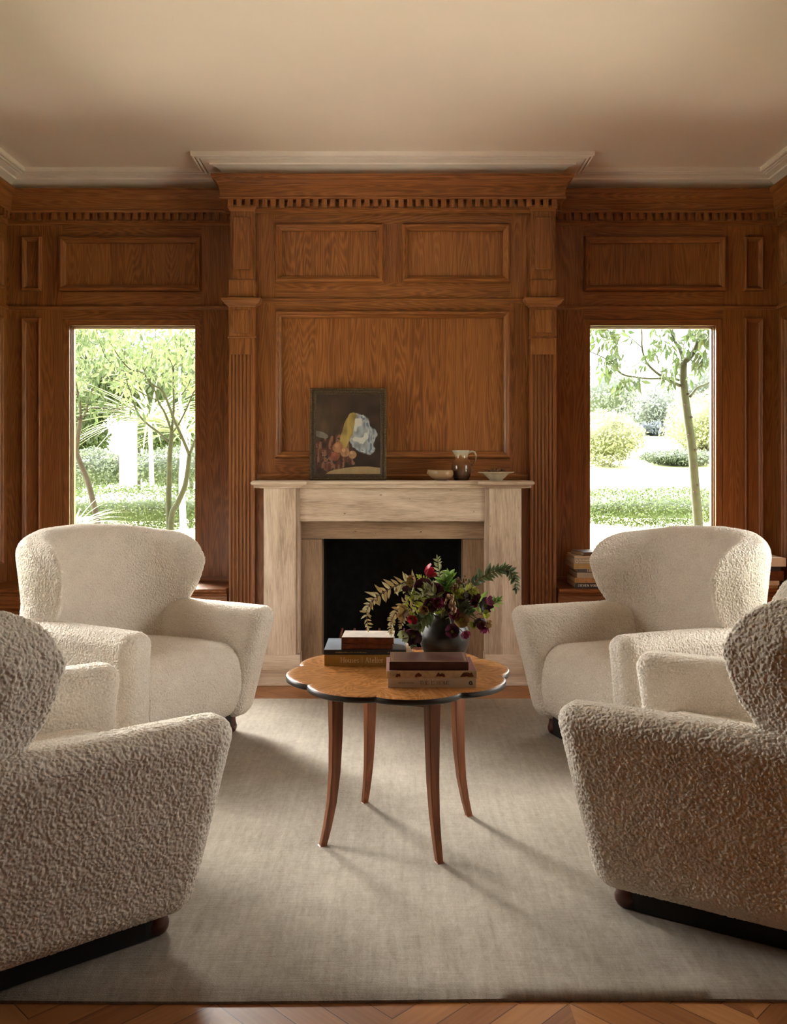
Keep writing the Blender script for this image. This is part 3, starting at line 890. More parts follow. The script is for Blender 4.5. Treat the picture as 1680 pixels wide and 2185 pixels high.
CHAIRS = [
    (-1.185, 4.127, -31.3, 'cream boucle wing armchair in front of the window with slim multi-stemmed trees'),
    (1.154, 4.027, 201.5, 'cream boucle wing armchair in front of the window with the book stacks'),
    (-1.056, 2.44, 38.5, 'near cream boucle armchair turned half away, at the left edge of the photo'),
    (1.08, 2.644, 149, 'near cream boucle armchair in deep shade, at the right edge of the photo'),
]
for c in CHAIRS: armchair(*c)
# ------------------------------------------------------------------ lettering: a small serif stroke alphabet
# strokes: V stem (x, y0, y1) with serifs, T thin line, K thick line, A arc (cx, cy, rx, ry, a0, a1), D dot. Cap height is 1, x-height .64
GL = {
 'H': (.80, [('V', .12, 0, 1), ('V', .68, 0, 1), ('T', .12, .52, .68, .52)]),
 'T': (.66, [('V', .33, 0, 1), ('T', .02, .97, .64, .97), ('T', .03, .97, .03, .78), ('T', .63, .97, .63, .78)]),
 'I': (.30, [('V', .15, 0, 1)]),
 'S': (.56, [('A', .28, .75, .20, .23, 30, 250), ('A', .28, .26, .23, .24, 70, -160), ('T', .47, .97, .47, .76), ('T', .05, .26, .05, .04)]),
 'O': (.84, [('A', .42, .5, .36, .50, 0, 360)]),
 'M': (.98, [('V', .12, 0, 1), ('V', .86, 0, 1), ('K', .12, 1, .48, .02), ('T', .48, .02, .86, 1)]),
 'E': (.62, [('V', .14, 0, 1), ('T', .14, .98, .55, .98), ('T', .55, .98, .55, .80), ('T', .14, .52, .44, .52), ('T', .14, .02, .58, .02), ('T', .58, .02, .58, .22)]),
 'V': (.76, [('K', .10, 1, .39, 0), ('T', .39, 0, .67, 1), ('T', .0, 1, .22, 1), ('T', .56, 1, .76, 1)]),
 'N': (.84, [('T', .12, 0, .12, 1), ('K', .10, 1, .70, 0), ('T', .70, 0, .70, 1), ('T', .02, 0, .22, 0), ('T', .60, 1, .80, 1)]),
 'L': (.60, [('V', .14, 0, 1), ('T', .14, .02, .56, .02), ('T', .56, .02, .56, .24)]),
 'P': (.60, [('V', .14, 0, 1), ('A', .28, .74, .25, .25, 90, -90), ('T', .14, .98, .28, .98), ('T', .14, .49, .28, .49)]),
 'A': (.78, [('T', .08, 0, .39, 1), ('K', .39, 1, .68, 0), ('T', .18, .34, .58, .34), ('T', .0, 0, .18, 0), ('T', .56, 0, .78, 0)]),
 'J': (.40, [('V', .24, .1, 1), ('A', .12, .1, .12, .12, 0, -150)]),
 'W': (1.1, [('K', .10, 1, .32, 0), ('T', .32, 0, .54, 1), ('K', .54, 1, .78, 0), ('T', .78, 0, .98, 1), ('T', .0, 1, .2, 1), ('T', .9, 1, 1.08, 1)]),
 'D': (.80, [('V', .14, 0, 1), ('A', .30, .5, .40, .49, 90, -90), ('T', .14, .99, .30, .99), ('T', .14, .01, .30, .01)]),
 'G': (.82, [('A', .44, .5, .37, .50, 40, 320), ('V', .70, .05, .42)]),
 'C': (.74, [('A', .44, .5, .36, .50, 45, 315)]),
 'Q': (.84, [('A', .42, .5, .36, .50, 0, 360), ('K', .45, .12, .78, -.1)]),
 'o': (.58, [('A', .29, .32, .24, .33, 0, 360)]),
 'u': (.62, [('V', .12, .15, .64), ('A', .30, .18, .18, .18, 180, 360), ('V', .50, 0, .64)]),
 's': (.44, [('A', .22, .47, .14, .17, 30, 250), ('A', .22, .17, .16, .17, 70, -160)]),
 'e': (.54, [('A', .28, .32, .23, .33, 0, 310), ('T', .06, .36, .50, .36)]),
 't': (.40, [('V', .17, .08, .84), ('T', .02, .63, .36, .63), ('A', .28, .1, .11, .10, 180, 300)]),
 'l': (.30, [('V', .15, 0, 1.05)]),
 'i': (.30, [('V', .15, 0, .64), ('D', .15, .86)]),
 'r': (.44, [('V', .14, 0, .64), ('A', .30, .44, .16, .18, 170, 50)]),
 'n': (.64, [('V', .12, 0, .64), ('A', .31, .44, .19, .20, 180, 0), ('V', .50, 0, .44)]),
 'm': (.96, [('V', .12, 0, .64), ('A', .29, .44, .17, .20, 180, 0), ('V', .46, 0, .44), ('A', .63, .44, .17, .20, 180, 0), ('V', .80, 0, .44)]),
 'h': (.64, [('V', .12, 0, 1.05), ('A', .31, .44, .19, .20, 180, 0), ('V', .50, 0, .44)]),
 'p': (.62, [('V', .12, -.3, .64), ('A', .28, .32, .24, .32, 140, -140)]),
 'd': (.62, [('V', .50, 0, 1.05), ('A', .32, .32, .24, .32, 40, 320)]),
 'f': (.38, [('V', .15, 0, .85), ('T', .02, .63, .34, .63), ('A', .28, .86, .13, .17, 180, 40)]),
 'c': (.50, [('A', .28, .32, .23, .33, 45, 315)]),
 'a': (.54, [('V', .42, 0, .5), ('A', .26, .47, .16, .17, 10, 170), ('A', .24, .17, .18, .17, 0, 360)]),
 '|': (.34, [('T', .17, -.05, .17, 1.05)]),
 ' ': (.34, []),
}
def text_faces(s, h, thick=.13, thin=.055, track=.06, serif=True):
    """flat polygons (lists of (x, z)) for the string, left edge at 0, base line at 0, and its width"""
    out = []; x = 0.0
    def line(p, q, w):
        dx, dz = q[0] - p[0], q[1] - p[1]; l = math.hypot(dx, dz) or 1; nx, nz = -dz / l * w / 2, dx / l * w / 2
        out.append([(p[0] + nx, p[1] + nz), (p[0] - nx, p[1] - nz), (q[0] - nx, q[1] - nz), (q[0] + nx, q[1] + nz)])
    for ch in s:
        adv, st = GL[ch]
        for k in st:
            if k[0] == 'V':
                line((x + k[1], k[2]), (x + k[1], k[3]), thick)
                if serif:
                    for zz in (k[2], k[3]):
                        e = thin / 2 if zz == k[2] else -thin / 2
                        line((x + k[1] - .13, zz + e), (x + k[1] + .13, zz + e), thin)
            elif k[0] == 'T': line((x + k[1], k[2]), (x + k[3], k[4]), thin)
            elif k[0] == 'K': line((x + k[1], k[2]), (x + k[3], k[4]), thick)
            elif k[0] == 'D': out.append([(x + k[1] + .085 * math.cos(R(a)), k[2] + .085 * math.sin(R(a))) for a in range(0, 360, 45)])
            else:
                cx_, cz, rx, rz, a0, a1 = k[1:]; n = max(6, int(abs(a1 - a0) / 15)); prev = None
                for i in range(n + 1):
                    a = R(a0 + (a1 - a0) * i / n); w = thin + (thick - thin) * abs(math.cos(a)) ** 1.5
                    c, sn = math.cos(a), math.sin(a)
                    pt = ((x + cx_ + (rx - w * .0) * c, cz + rz * sn), (x + cx_ + (rx - w) * c, cz + (rz - w) * sn))
                    if prev: out.append([prev[0], prev[1], pt[1], pt[0]])
                    prev = pt
        x += adv + track
    return [[(px * h, pz * h) for px, pz in f] for f in out], x * h
def lettering(s, width, h, x0, y, z0, mat, parent, wide=None, name='lettering', **k):
    """text printed on an upright face at y (facing -y); stretched to the given width"""
    fs, w = text_faces(s, h, **k); f = width / w if width else 1.0
    mb = MB()
    for i, p in enumerate(fs): mb.add([(x0 + a * f, y - .00002 * (i % 3), z0 + b) for a, b in p], [tuple(range(len(p)))], mat, .5)
    return mb.build(name, parent)

# ------------------------------------------------------------------ coffee table
TX, TY, TH = .022, 3.075, .57
ink_edge = plain('blackened_edge', (.018, .012, .010), .35, .5)
def table_r(a):
    u = abs(math.sin(4 * (a - R(168))))          # 0 in the notches, 1 at the middle of each lobe
    return .352 + .037 * u ** .62
tb = thing('coffee_table', 'round scalloped wooden coffee table with four slender curved legs on the rug', 'coffee table', (TX, TY, RUG))
def tabletop():
    n = 320; th = TH - RUG; t = .022
    mb = MB(); rings = (0.0, .35, .7, .93, .985, 1.0)
    vs = []; uv = []
    def add(x, y, z, a):
        vs.append((x, y, z))
        k = math.floor((a - R(168)) / R(45)); am = R(168) + R(45) * (k + .5); d = (a - am)
        r = math.hypot(x, y); s = 1 if k % 2 else -1
        uv.append((s * r * math.sin(d) + 0.0, r * math.cos(d) , 0)[:2])
    # each of the eight veneer wedges is its own little fan, so its figure mirrors its neighbour's
    fs = []; rn = []
    per = n // 8
    for k in range(8):
        o = len(vs)
        for j, q in enumerate(rings):
            for i in range(per + 1):
                a = R(168) + R(45) * (k + i / per); rr = table_r(a) * q
                z = th if q < .99 else th - .003
                x, y = rr * math.cos(a), rr * math.sin(a); vs.append((x, y, z))
                d = R(45) * (i / per - .5); s = 1 if k % 2 else -1
                uv.append((s * rr * math.sin(d), rr * math.cos(d)))
        w = per + 1
        for j in range(len(rings) - 1):
            for i in range(per): fs.append((o + j * w + i, o + (j + 1) * w + i, o + (j + 1) * w + i + 1, o + j * w + i + 1)); rn.append(.5)
    mb.add(vs, fs, veneer, .5); mb.uv = uv
    top = mb.build('tabletop', tb, smooth=True, angle=60)
    e = MB(); prof = [(1.0, th - .003), (1.004, th - .007), (1.006, th - .012), (1.003, th - t + .003), (.99, th - t), (0.02, th - t)]
    v = [(table_r(2 * math.pi * i / n) * q * math.cos(2 * math.pi * i / n), table_r(2 * math.pi * i / n) * q * math.sin(2 * math.pi * i / n), z) for q, z in prof for i in range(n)]
    f = [(j * n + i, j * n + (i + 1) % n, (j + 1) * n + (i + 1) % n, (j + 1) * n + i) for j in range(len(prof) - 1) for i in range(n)]
    e.add(v, f, ink_edge, .5); eo = e.build('table_edge', tb, smooth=True, angle=50); eo['label'] = 'blackened scalloped edge'
tabletop()
for k in range(4):
    a = R(26.5 + 90 * k); mb = MB(); c, s = math.cos(a), math.sin(a)
    # square sabre leg: (height, distance from the centre, half radial, half tangential)
    st = [(.532, .236, .022, .022), (.48, .238, .021, .021), (.36, .238, .019, .0185), (.24, .242, .0165, .0165), (.14, .252, .014, .014), (.06, .268, .0125, .012), (.0, .284, .011, .0105)]
    st2 = []
    for i in range(len(st) - 1):
        for q in range(4):
            t = q / 4; st2.append(tuple(st[i][m] * (1 - t) + st[i + 1][m] * t for m in range(4)))
    st2.append(st[-1])
    v = []
    for z, r, hr, ht in st2:
        for dr, dt in ((-hr, -ht), (hr, -ht), (hr, ht), (-hr, ht)):
            v.append(((r + dr) * c - dt * s, (r + dr) * s + dt * c, z))
    f = [(i * 4 + j, i * 4 + (j + 1) % 4, (i + 1) * 4 + (j + 1) % 4, (i + 1) * 4 + j) for i in range(len(st2) - 1) for j in range(4)]
    f += [(0, 1, 2, 3), tuple(len(v) - 1 - i for i in range(4))]
    mb.add(v, f, legwood); mb.build('leg', tb, bevel=.003, seg=2)
for k in range(4):
    a, b = R(26.5 + 90 * k), R(116.5 + 90 * k); mb = MB()
    mb.box(0, .30, -.009, .009, .48, .534, legwood)
    p = Vector((.225 * math.cos(a), .225 * math.sin(a), 0)); q = Vector((.225 * math.cos(b), .225 * math.sin(b), 0)); d = q - p
    mb.v = [(x * d.length / .30, y, z) for x, y, z in mb.v]
    mb.xform(Matrix.Translation(p) @ Matrix.Rotation(math.atan2(d.y, d.x), 4, 'Z')); mb.build('apron', tb)

# ------------------------------------------------------------------ books
def cloth(name, col, rough=.6, var=.12, scale=30): return plain(name, col, rough, .35, var=var, scale=scale)
paper = plain('book_pages', (.66, .55, .40), .9, .1, var=.1, scale=180)
paper_w = plain('white_pages', (.80, .74, .64), .9, .1, var=.05, scale=180)
white_ink = plain('white_ink', (.85, .82, .76), .6); gold_ink = plain('gold_ink', (.55, .38, .15), .4); dark_ink = plain('dark_ink', (.03, .025, .022), .6)
pale_ink = plain('pale_gold_ink', (.88, .76, .54), .5); grey_ink = plain('blind_stamp', (.33, .27, .21), .7)
def book(label, w, d, t, cover, loc, rz=0.0, pages=paper, group=None, spine=None, board=.0025, rounded=0.0, over=.003, soft=False):
    """closed book lying flat, spine towards -y; origin at the middle of its underside"""
    root = thing('book', label, 'book', loc, R(rz), group)
    sp = spine or cover
    mb = MB()
    mb.box(-w/2, w/2, -d/2 + .001, d/2, 0, board, cover); mb.box(-w/2, w/2, -d/2 + .001, d/2, t - board, t, cover)
    mb.build('cover', root, bevel=.0008)
    s = MB(); n = 8; pr = []
    for i in range(n + 1):
        z = t * i / n; pr.append((-d/2 - rounded * math.sin(math.pi * i / n), z))
    pr += [(-d/2 + .004, t), (-d/2 + .004, 0)]
    s.extrude_x(pr, -w/2, w/2, sp, .5); s.build('spine', root, smooth=True, angle=40)
    p = MB(); p.box(-w/2 + over, w/2 - over, -d/2 + .003, d/2 - over, board, t - board, pages); p.build('page_block', root)
    return root
ZT = TH
GL_ = 'books stacked on the coffee table, behind'
gold = cloth('ochre_cover', (.36, .20, .045), .5); gold_top = cloth('cream_board', (.72, .60, .46), .6)
# left hand pile
yf = 3.145       # where the front spines stand
b1 = book('thick ochre book with pale serif title, lowest of the table pile near the hearth', .315, .262, .038, gold_top, (-.085, yf + .131, ZT), 0, paper_w, 'book pile by the vase', gold)
lettering('Houses | Atelier', .153, .0185, -.100, -.1312, .011, pale_ink, b1, thick=.10, thin=.045, track=.05)
black = cloth('black_cloth', (.022, .022, .026), .45); blue = cloth('blue_grey_board', (.16, .20, .25), .38, .25, 12)
z = ZT + .038
b2 = book('thin blue-grey book with black spine lying on the ochre book', .292, .215, .018, blue, (-.098, yf + .110, z), 0, paper, 'book pile by the vase', black)
lettering('Modern Ceramics from the Collection of', .100, .0048, -.100, -.1078, .0065, gold_ink, b2, serif=False, thick=.16, thin=.10) if False else None
def small_print(parent, x0, x1, y, z, h, mat, seed):
    """a line of print too small to read in the photo: short uneven strokes"""
    rr = random.Random(seed); mb = MB(); x = x0
    while x < x1:
        wd = rr.uniform(.004, .011)
        q = x
        while q < min(x + wd, x1):
            hh = h * rr.choice((.6, .6, .6, 1.0)); mb.add([(q, y, z), (q + .0007, y, z), (q + .0007, y, z + hh), (q, y, z + hh)], [(0, 1, 2, 3)], mat, .5); q += .0014
        x += wd + .0022
    mb.build('lettering', parent)
small_print(b2, -.105, .005, -.1082, .0065, .0048, gold_ink, 3); small_print(b2, .08, .12, -.1082, .0065, .0048, gold_ink, 4)
z += .018
leather = cloth('worn_brown_leather', (.13, .035, .014), .42, .5, 40); tan = cloth('tan_leather', (.30, .15, .06), .5, .4, 30)
pale = cloth('faded_grey_board', (.46, .40, .34), .7, .2, 25)
b3 = book('small worn brown leather book under a paler one, atop the blue-grey book', .182, .13, .019, tan, (-.093, yf + .075, z), 1.5, paper, 'book pile by the vase', leather, rounded=.003)
z += .019
b4 = book('small old book with faded grey cover and peeling dark red spine, topmost by the vase', .186, .135, .023, pale, (-.087, yf + .078, z), -2.0, paper_w, 'book pile by the vase', leather, rounded=.004)
# right hand pile, nearer
yf2 = 2.832; z = ZT
bone = cloth('bone_paper', (.56, .47, .37), .6, .05)
c1 = book('cream book with dark capital title and round emblem, under the maroon books', .282, .215, .029, bone, (.125, yf2 + .1075, z), 0.5, paper_w, 'book pile at the table front')
lettering('THIS IS HOME', .097, .0125, -.039, -.1079, .0085, dark_ink, c1, thick=.11, thin=.045)
lettering('NATALIE WALTON', .050, .0048, -.108, -.1079, .0125, dark_ink, c1, thick=.13, thin=.07)
em = MB()
em.add([(.124 + .0062 * math.cos(R(a)), -.1079, .0140 + .0068 * math.sin(R(a))) for a in range(0, 360, 20)], [tuple(range(18))], dark_ink, .5)
em.add([(.126, -.1079, .0095), (.131, -.1079, .0072), (.1315, -.1079, .009), (.1295, -.1079, .012)], [(0, 1, 2, 3)], dark_ink, .5)
em.add([(.124 + .0028 * math.cos(R(a)), -.10795, .0142 + .0034 * math.sin(R(a))) for a in range(0, 360, 30)], [tuple(range(12))], grey_ink, .5)
em.build('emblem', c1)
z += .029
maroon = cloth('faded_maroon_board', (.20, .075, .065), .55, .2, 25)
torn = cloth('torn_spine_paper', (.52, .38, .22), .8, .25, 60)
c2 = book('old maroon book with torn cream spine on top of the cream titled book', .288, .212, .0235, maroon, (.124, yf2 + .107, z), 0.6, paper, 'book pile at the table front', torn, rounded=.0015)
rr = random.Random(5)
for (x0, x1, z0, z1) in ((-.116, -.099, .003, .02), (-.055, -.030, .004, .019), (.012, .044, .003, .020), (.090, .135, .003, .020)):
    pt = MB(); k = 6
    up = [(x0 + (x1 - x0) * (.25 + .6 * i / k), z1 - rr.uniform(0, .006)) for i in range(k + 1)]; dn_ = [(x1 - (x1 - x0) * i / k, z0 + rr.uniform(0, .004)) for i in range(k + 1)]
    pts = up + dn_; pt.add([(a, -.1078, b) for a, b in pts], [tuple(range(len(pts)))], leather)
    pt.build('spine_leather', c2)
z += .0235
brown = cloth('dark_brown_leather', (.075, .030, .022), .36, .25, 18)
c3 = book('brown leather book with blank spine, topmost of the front pile', .254, .158, .0255, brown, (.118, yf2 + .093, z), -.8, paper, 'book pile at the table front', None, rounded=.002)
ln = MB()
for q in (.006, .010):
    ln.box(-.127 + q, .127 - q, -.07 + q, -.0693 + q, .0255, .0257, gold_ink); ln.box(.127 - q - .0007, .127 - q, -.07 + q, .079 - q, .0255, .0257, gold_ink); ln.box(-.127 + q, -.1263 + q, -.07 + q, .079 - q, .0255, .0257, gold_ink); ln.box(-.127 + q, .127 - q, .0783 - q, .079 - q, .0255, .0257, gold_ink)
lo_ = ln.build('cover_lines', c3); lo_['label'] = 'fine tooled border lines'

# books on the sill of the second window
z = .504; G = 'books stacked on the window seat'
def sbook(label, px0, w, d, t, cov, dy=0.0, rz=0, spine=None, pages=paper, yfront=5.66):
    global z
    x0 = wx(px0, yfront); o = book(label, w, d, t, cov, (x0 + w / 2, yfront + d / 2 + dy, z), rz, pages, G, spine)
    z += t; return o
charcoal = cloth('charcoal_cover', (.030, .031, .036), .5); oldtan = cloth('old_tan_cover', (.42, .24, .10), .7, .3, 40); stone = cloth('stone_paper', (.46, .40, .31), .7, .06)
slate = cloth('slate_cover', (.10, .09, .085), .5); mustard = cloth('mustard_cover', (.46, .31, .13), .6); greige = cloth('greige_cover', (.42, .37, .31), .6); creamc = cloth('cream_cover', (.62, .50, .38), .6); brownc = cloth('brown_cover', (.11, .065, .04), .5)
s1 = sbook('black book with white capital lettering, lowest of the pile on the window seat', 1228, .255, .285, .035, charcoal)
lettering('STEVEN VOLPE', .142, .0145, -.1115, -.1432, .0115, white_ink, s1, thick=.2, thin=.09)
s2 = sbook('battered tan book between the black book and the stone one', 1227, .24, .27, .033, oldtan, .002)
s3 = sbook('stone coloured book with faint embossed capitals, window seat pile', 1232, .235, .26, .033, stone)
lettering('TAMLIN JOHNSON', .205, .017, -.100, -.1308, .007, grey_ink, s3, thick=.11, thin=.05)
s4 = sbook('slate book with pale serif name, under the mustard book', 1233, .235, .25, .024, slate, .004)
lettering('Ellen DeGeneres', .158, .0145, -.055, -.1258, .006, pale_ink, s4, thick=.15, thin=.06, track=.0)
s5 = sbook('plain mustard book in the middle of the window seat pile', 1225, .235, .30, .032, mustard)
s6 = sbook('greige book with round emblem and two lines of pale print', 1226, .22, .275, .036, greige, .003, pages=paper_w)
em = MB(); em.add([(-.094 + .010 * math.cos(R(a)), -.1379, .017 + .011 * math.sin(R(a))) for a in range(0, 360, 20)], [tuple(range(18))], pale_ink, .5)
em.add([(-.094 + .0065 * math.cos(R(a)), -.1380, .017 + .0072 * math.sin(R(a))) for a in range(0, 360, 20)], [tuple(range(18))], greige, .5); em.build('emblem', s6)
lettering('The Memphis Guide', .105, .0105, -.080, -.1380, .0195, pale_ink, s6, thick=.17, thin=.08)
small_print(s6, -.080, .010, -.1380, .006, .008, pale_ink, 9)
s7 = sbook('thin cream book just below the top of the window seat pile', 1227, .20, .25, .014, creamc, .008)
s8 = sbook('small dark brown book lying slantwise, topmost on the window seat pile', 1238, .135, .19, .023, brownc, .02, 14)
z = .504
for lab, px1, w, t, cv, dd in (('tan book at the base of the short pile by the room corner', 1652, .22, .02, oldtan, 0), ('cream book second from the base, short pile by the room corner', 1655, .22, .028, creamc, 0), ('red-brown book under the black one, short pile by the room corner', 1666, .20, .062, leather, .01), ('black book below the white box-like one by the room corner', 1660, .19, .030, charcoal, .01), ('thick white book topping the short pile by the room corner', 1669, .23, .055, paper_w, 0)):
    sbook(lab, 1, w, .22, t, cv, dd).location.x = wx(px1, 5.72) - w / 2

# ------------------------------------------------------------------ mantel things
MZ = 1.1958
ceramic_dark = None
def glazed(name, zs, rough=.18, spotted=.0):
    """stoneware: glaze bands by height (object z), broken up by noise"""
    m, nt, b = new_mat(name)
    tc = nt.nodes.new('ShaderNodeTexCoord'); sep = nt.nodes.new('ShaderNodeSeparateXYZ'); L(nt, tc.outputs['Object'], sep.inputs[0])
    f = noise(nt, vmath(nt, 'MULTIPLY', tc.outputs['Object'], (60, 60, 14)), 1.0, 3.0); g = noise(nt, tc.outputs['Object'], 45, 4, .6)
    h = zs[-1][0]
    v = math_n(nt, 'ADD', math_n(nt, 'DIVIDE', sep.outputs[2], h), math_n(nt, 'MULTIPLY', math_n(nt, 'SUBTRACT', f, .5), .16))
    v = math_n(nt, 'ADD', v, math_n(nt, 'MULTIPLY', math_n(nt, 'SUBTRACT', g, .5), .20))
    L(nt, ramp(nt, v, [(a / h, c) for a, c in zs]), b.inputs['Base Color'])
    b.inputs['Roughness'].default_value = rough; b.inputs['Coat Weight'].default_value = .2
    return m
jx, jy = wx(985, 5.6), 5.60
jug = thing('jug', 'brown glazed stoneware jug with drippy cream rim on the mantel', 'jug', (jx, jy, MZ))
jm = glazed('brown_glaze', [(0, (.035, .018, .012)), (.05, (.10, .045, .022)), (.11, (.15, .06, .022)), (.145, (.22, .10, .04)), (.160, (.40, .34, .24)), (.19, (.42, .39, .32))])
mb = MB(); mb.lathe([(0, 0), (.045, 0), (.048, .006), (.058, .035), (.064, .07), (.063, .095), (.055, .118), (.045, .132), (.042, .142), (.044, .160), (.049, .178), (.052, .188), (.050, .190), (.046, .186), (.040, .16), (.038, .14), (.045, .12), (.0, .1)], jm, n=40)
v = []
for (x, y, zz) in mb.v:
    if zz > .165 and x < -.02:                      # pinched lip
        k = (zz - .165) / .025 * max(0, (-x - .02) / .03); x -= .008 * k; y *= (1 - .25 * k)
    v.append((x, y, zz))
mb.v = v; mb.build('body', jug, smooth=True, angle=80)
h = MB(); pts = [(.046, 0, .176), (.066, 0, .184), (.084, 0, .178), (.092, 0, .158), (.090, 0, .130), (.080, 0, .108), (.062, 0, .092)]
h.tube(pts, [.008, .0068, .006, .006, .006, .007, .009], jm, n=10); h.build('handle', jug, smooth=True)

bw = thing('bowl', 'small mottled tan stoneware bowl with a pinched spout beside the jug', 'bowl', (wx(943, 5.53), 5.53, MZ))
bm = glazed('mottled_tan', [(0, (.09, .045, .022)), (.03, (.27, .16, .08)), (.065, (.30, .19, .10))], .45)
mb = MB(); mb.lathe([(0, 0), (.032, 0), (.038, .004), (.062, .018), (.073, .038), (.072, .056), (.067, .064), (.064, .062), (.066, .045), (.055, .022), (0, .010)], bm, n=40)
v = []
for (x, y, zz) in mb.v:
    if x < -.03:
        k = (-x - .03) / .045; x -= .022 * k * (zz / .06); zz += .004 * k * zz / .06; y *= 1 - .35 * k
    v.append((x, y, zz))
mb.v = v; mb.build('body', bw, smooth=True, angle=80)
ring = MB(); cxp = -.078
ring.tube([(cxp, -.010, .035), (cxp - .010, -.012, .048), (cxp - .006, -.012, .062), (cxp + .006, -.012, .063)], [.006, .006, .0055, .005], bm, n=8); ring.build('lug', bw, smooth=True)

dish = thing('footed_dish', 'shallow cream footed dish of nuts at the end of the mantel', 'dish', (wx(1059, 5.52), 5.52, MZ))
dm = plain('cream_glaze', (.46, .39, .28), .35, .5, var=.08, scale=30)
mb = MB(); mb.lathe([(0, .004), (.034, 0), (.040, 0), (.042, .008), (.052, .016), (.070, .034), (.082, .044), (.112, .050), (.113, .053), (.110, .0545), (.080, .050), (.062, .034), (.04, .022), (0, .018)], dm, n=48); mb.build('bowl', dish, smooth=True, angle=80)
nutm = plain('walnut_shell', (.13, .055, .022), .4, .4, var=.4, scale=80)
def nut_mesh():
    mb = MB(); n = 12; pr = []
    for j in range(n + 1):
        a = math.pi * j / n; pr.append((.0165 * math.sin(a) * (1 + .08 * math.sin(6 * a)), -.019 * math.cos(a)))
    mb.lathe(pr, nutm, n=14); return mb
npos = [(-.030, -.012, .042), (.000, -.030, .042), (.030, -.016, .043), (-.052, .012, .052), (-.012, .016, .040), (.022, .016, .042), (.050, -.006, .053), (.012, -.004, .064), (-.016, -.004, .062), (.040, .022, .054)]
wn_ = ['leftmost', 'front middle', 'front right', 'far left', 'middle', 'rear', 'rightmost', 'topmost', 'second topmost', 'rear right']
nm_ = None
for i, p in enumerate(npos):
    if nm_ is None: o = nut_mesh().build('walnut', None, smooth=True, angle=180); nm_ = o.data
    else: o = bpy.data.objects.new('walnut', nm_); COL.objects.link(o)
    o.location = (dish.location.x + p[0], dish.location.y + p[1], MZ + p[2]); o.rotation_euler = (1.2 + i, .4 * i, 1.1 * i)
    tag(o, 'brown nut heaped with the others in the cream footed dish', 'nut', 'nuts in the cream dish')

# picture leaning on the breast: a generic dark still life stands in for the painting
pw, phh = wx(825, 5.6) - wx(660, 5.6), .592
art = thing('framed_painting', 'dark oil painting in a beaded frame leaning against the panelling on the mantel', 'painting', (wx(742.5, 5.6), 5.625, MZ), 0)
lean = Matrix.Rotation(R(-6), 4, 'X')
fm = plain('dark_gilt', (.055, .035, .018), .4, .5, var=.6, scale=90); bead_m = plain('gilt_bead', (.16, .11, .045), .35, .5, metal=.5, var=.4, scale=50)
mb = MB(); fw = .042; prof = [(0, 0), (0, .020), (.006, .026), (.013, .024), (.018, .015), (.030, .017), (.036, .010), (.042, .008), (.042, 0)]
rects = [(-pw/2 + a, pw/2 - a, a, phh - a, -b) for a, b in prof]
for i in range(4):
    v = []
    for (a, b, c, d, y) in rects:
        cs = [(a, y, c), (b, y, c), (b, y, d), (a, y, d)]; v += [cs[i], cs[(i + 1) % 4]]
    mb.add(v, [(2*q, 2*q+1, 2*q+3, 2*q+2) for q in range(len(rects) - 1)], fm)
mb.box(-pw/2, pw/2, 0, .004, 0, phh, fm)
mb.xform(lean); fo = mb.build('frame', art, smooth=True, angle=30)
bd = MB()
def bead_row(p, q, n):
    for i in range(n):
        t = (i + .5) / n; c = Vector(p) * (1 - t) + Vector(q) * t; r = .0042
        vs = [c + Vector((r, 0, 0)), c + Vector((-r, 0, 0)), c + Vector((0, 0, r)), c + Vector((0, 0, -r)), c + Vector((0, -r, 0)), c + Vector((r*.7, -r*.5, r*.7)), c + Vector((-r*.7, -r*.5, r*.7)), c + Vector((r*.7, -r*.5, -r*.7)), c + Vector((-r*.7, -r*.5, -r*.7))]
        bd.add(vs, [(4, 5, 2, 6), (4, 6, 1, 8), (4, 8, 3, 7), (4, 7, 0, 5)], bead_m)
e = .008
bead_row((-pw/2 + e, -.025, e), (pw/2 - e, -.025, e), 44); bead_row((-pw/2 + e, -.025, phh - e), (pw/2 - e, -.025, phh - e), 44)
bead_row((-pw/2 + e, -.025, e), (-pw/2 + e, -.025, phh - e), 54); bead_row((pw/2 - e, -.025, e), (pw/2 - e, -.025, phh - e), 54)
bd.xform(lean); bo = bd.build('beading', fo)
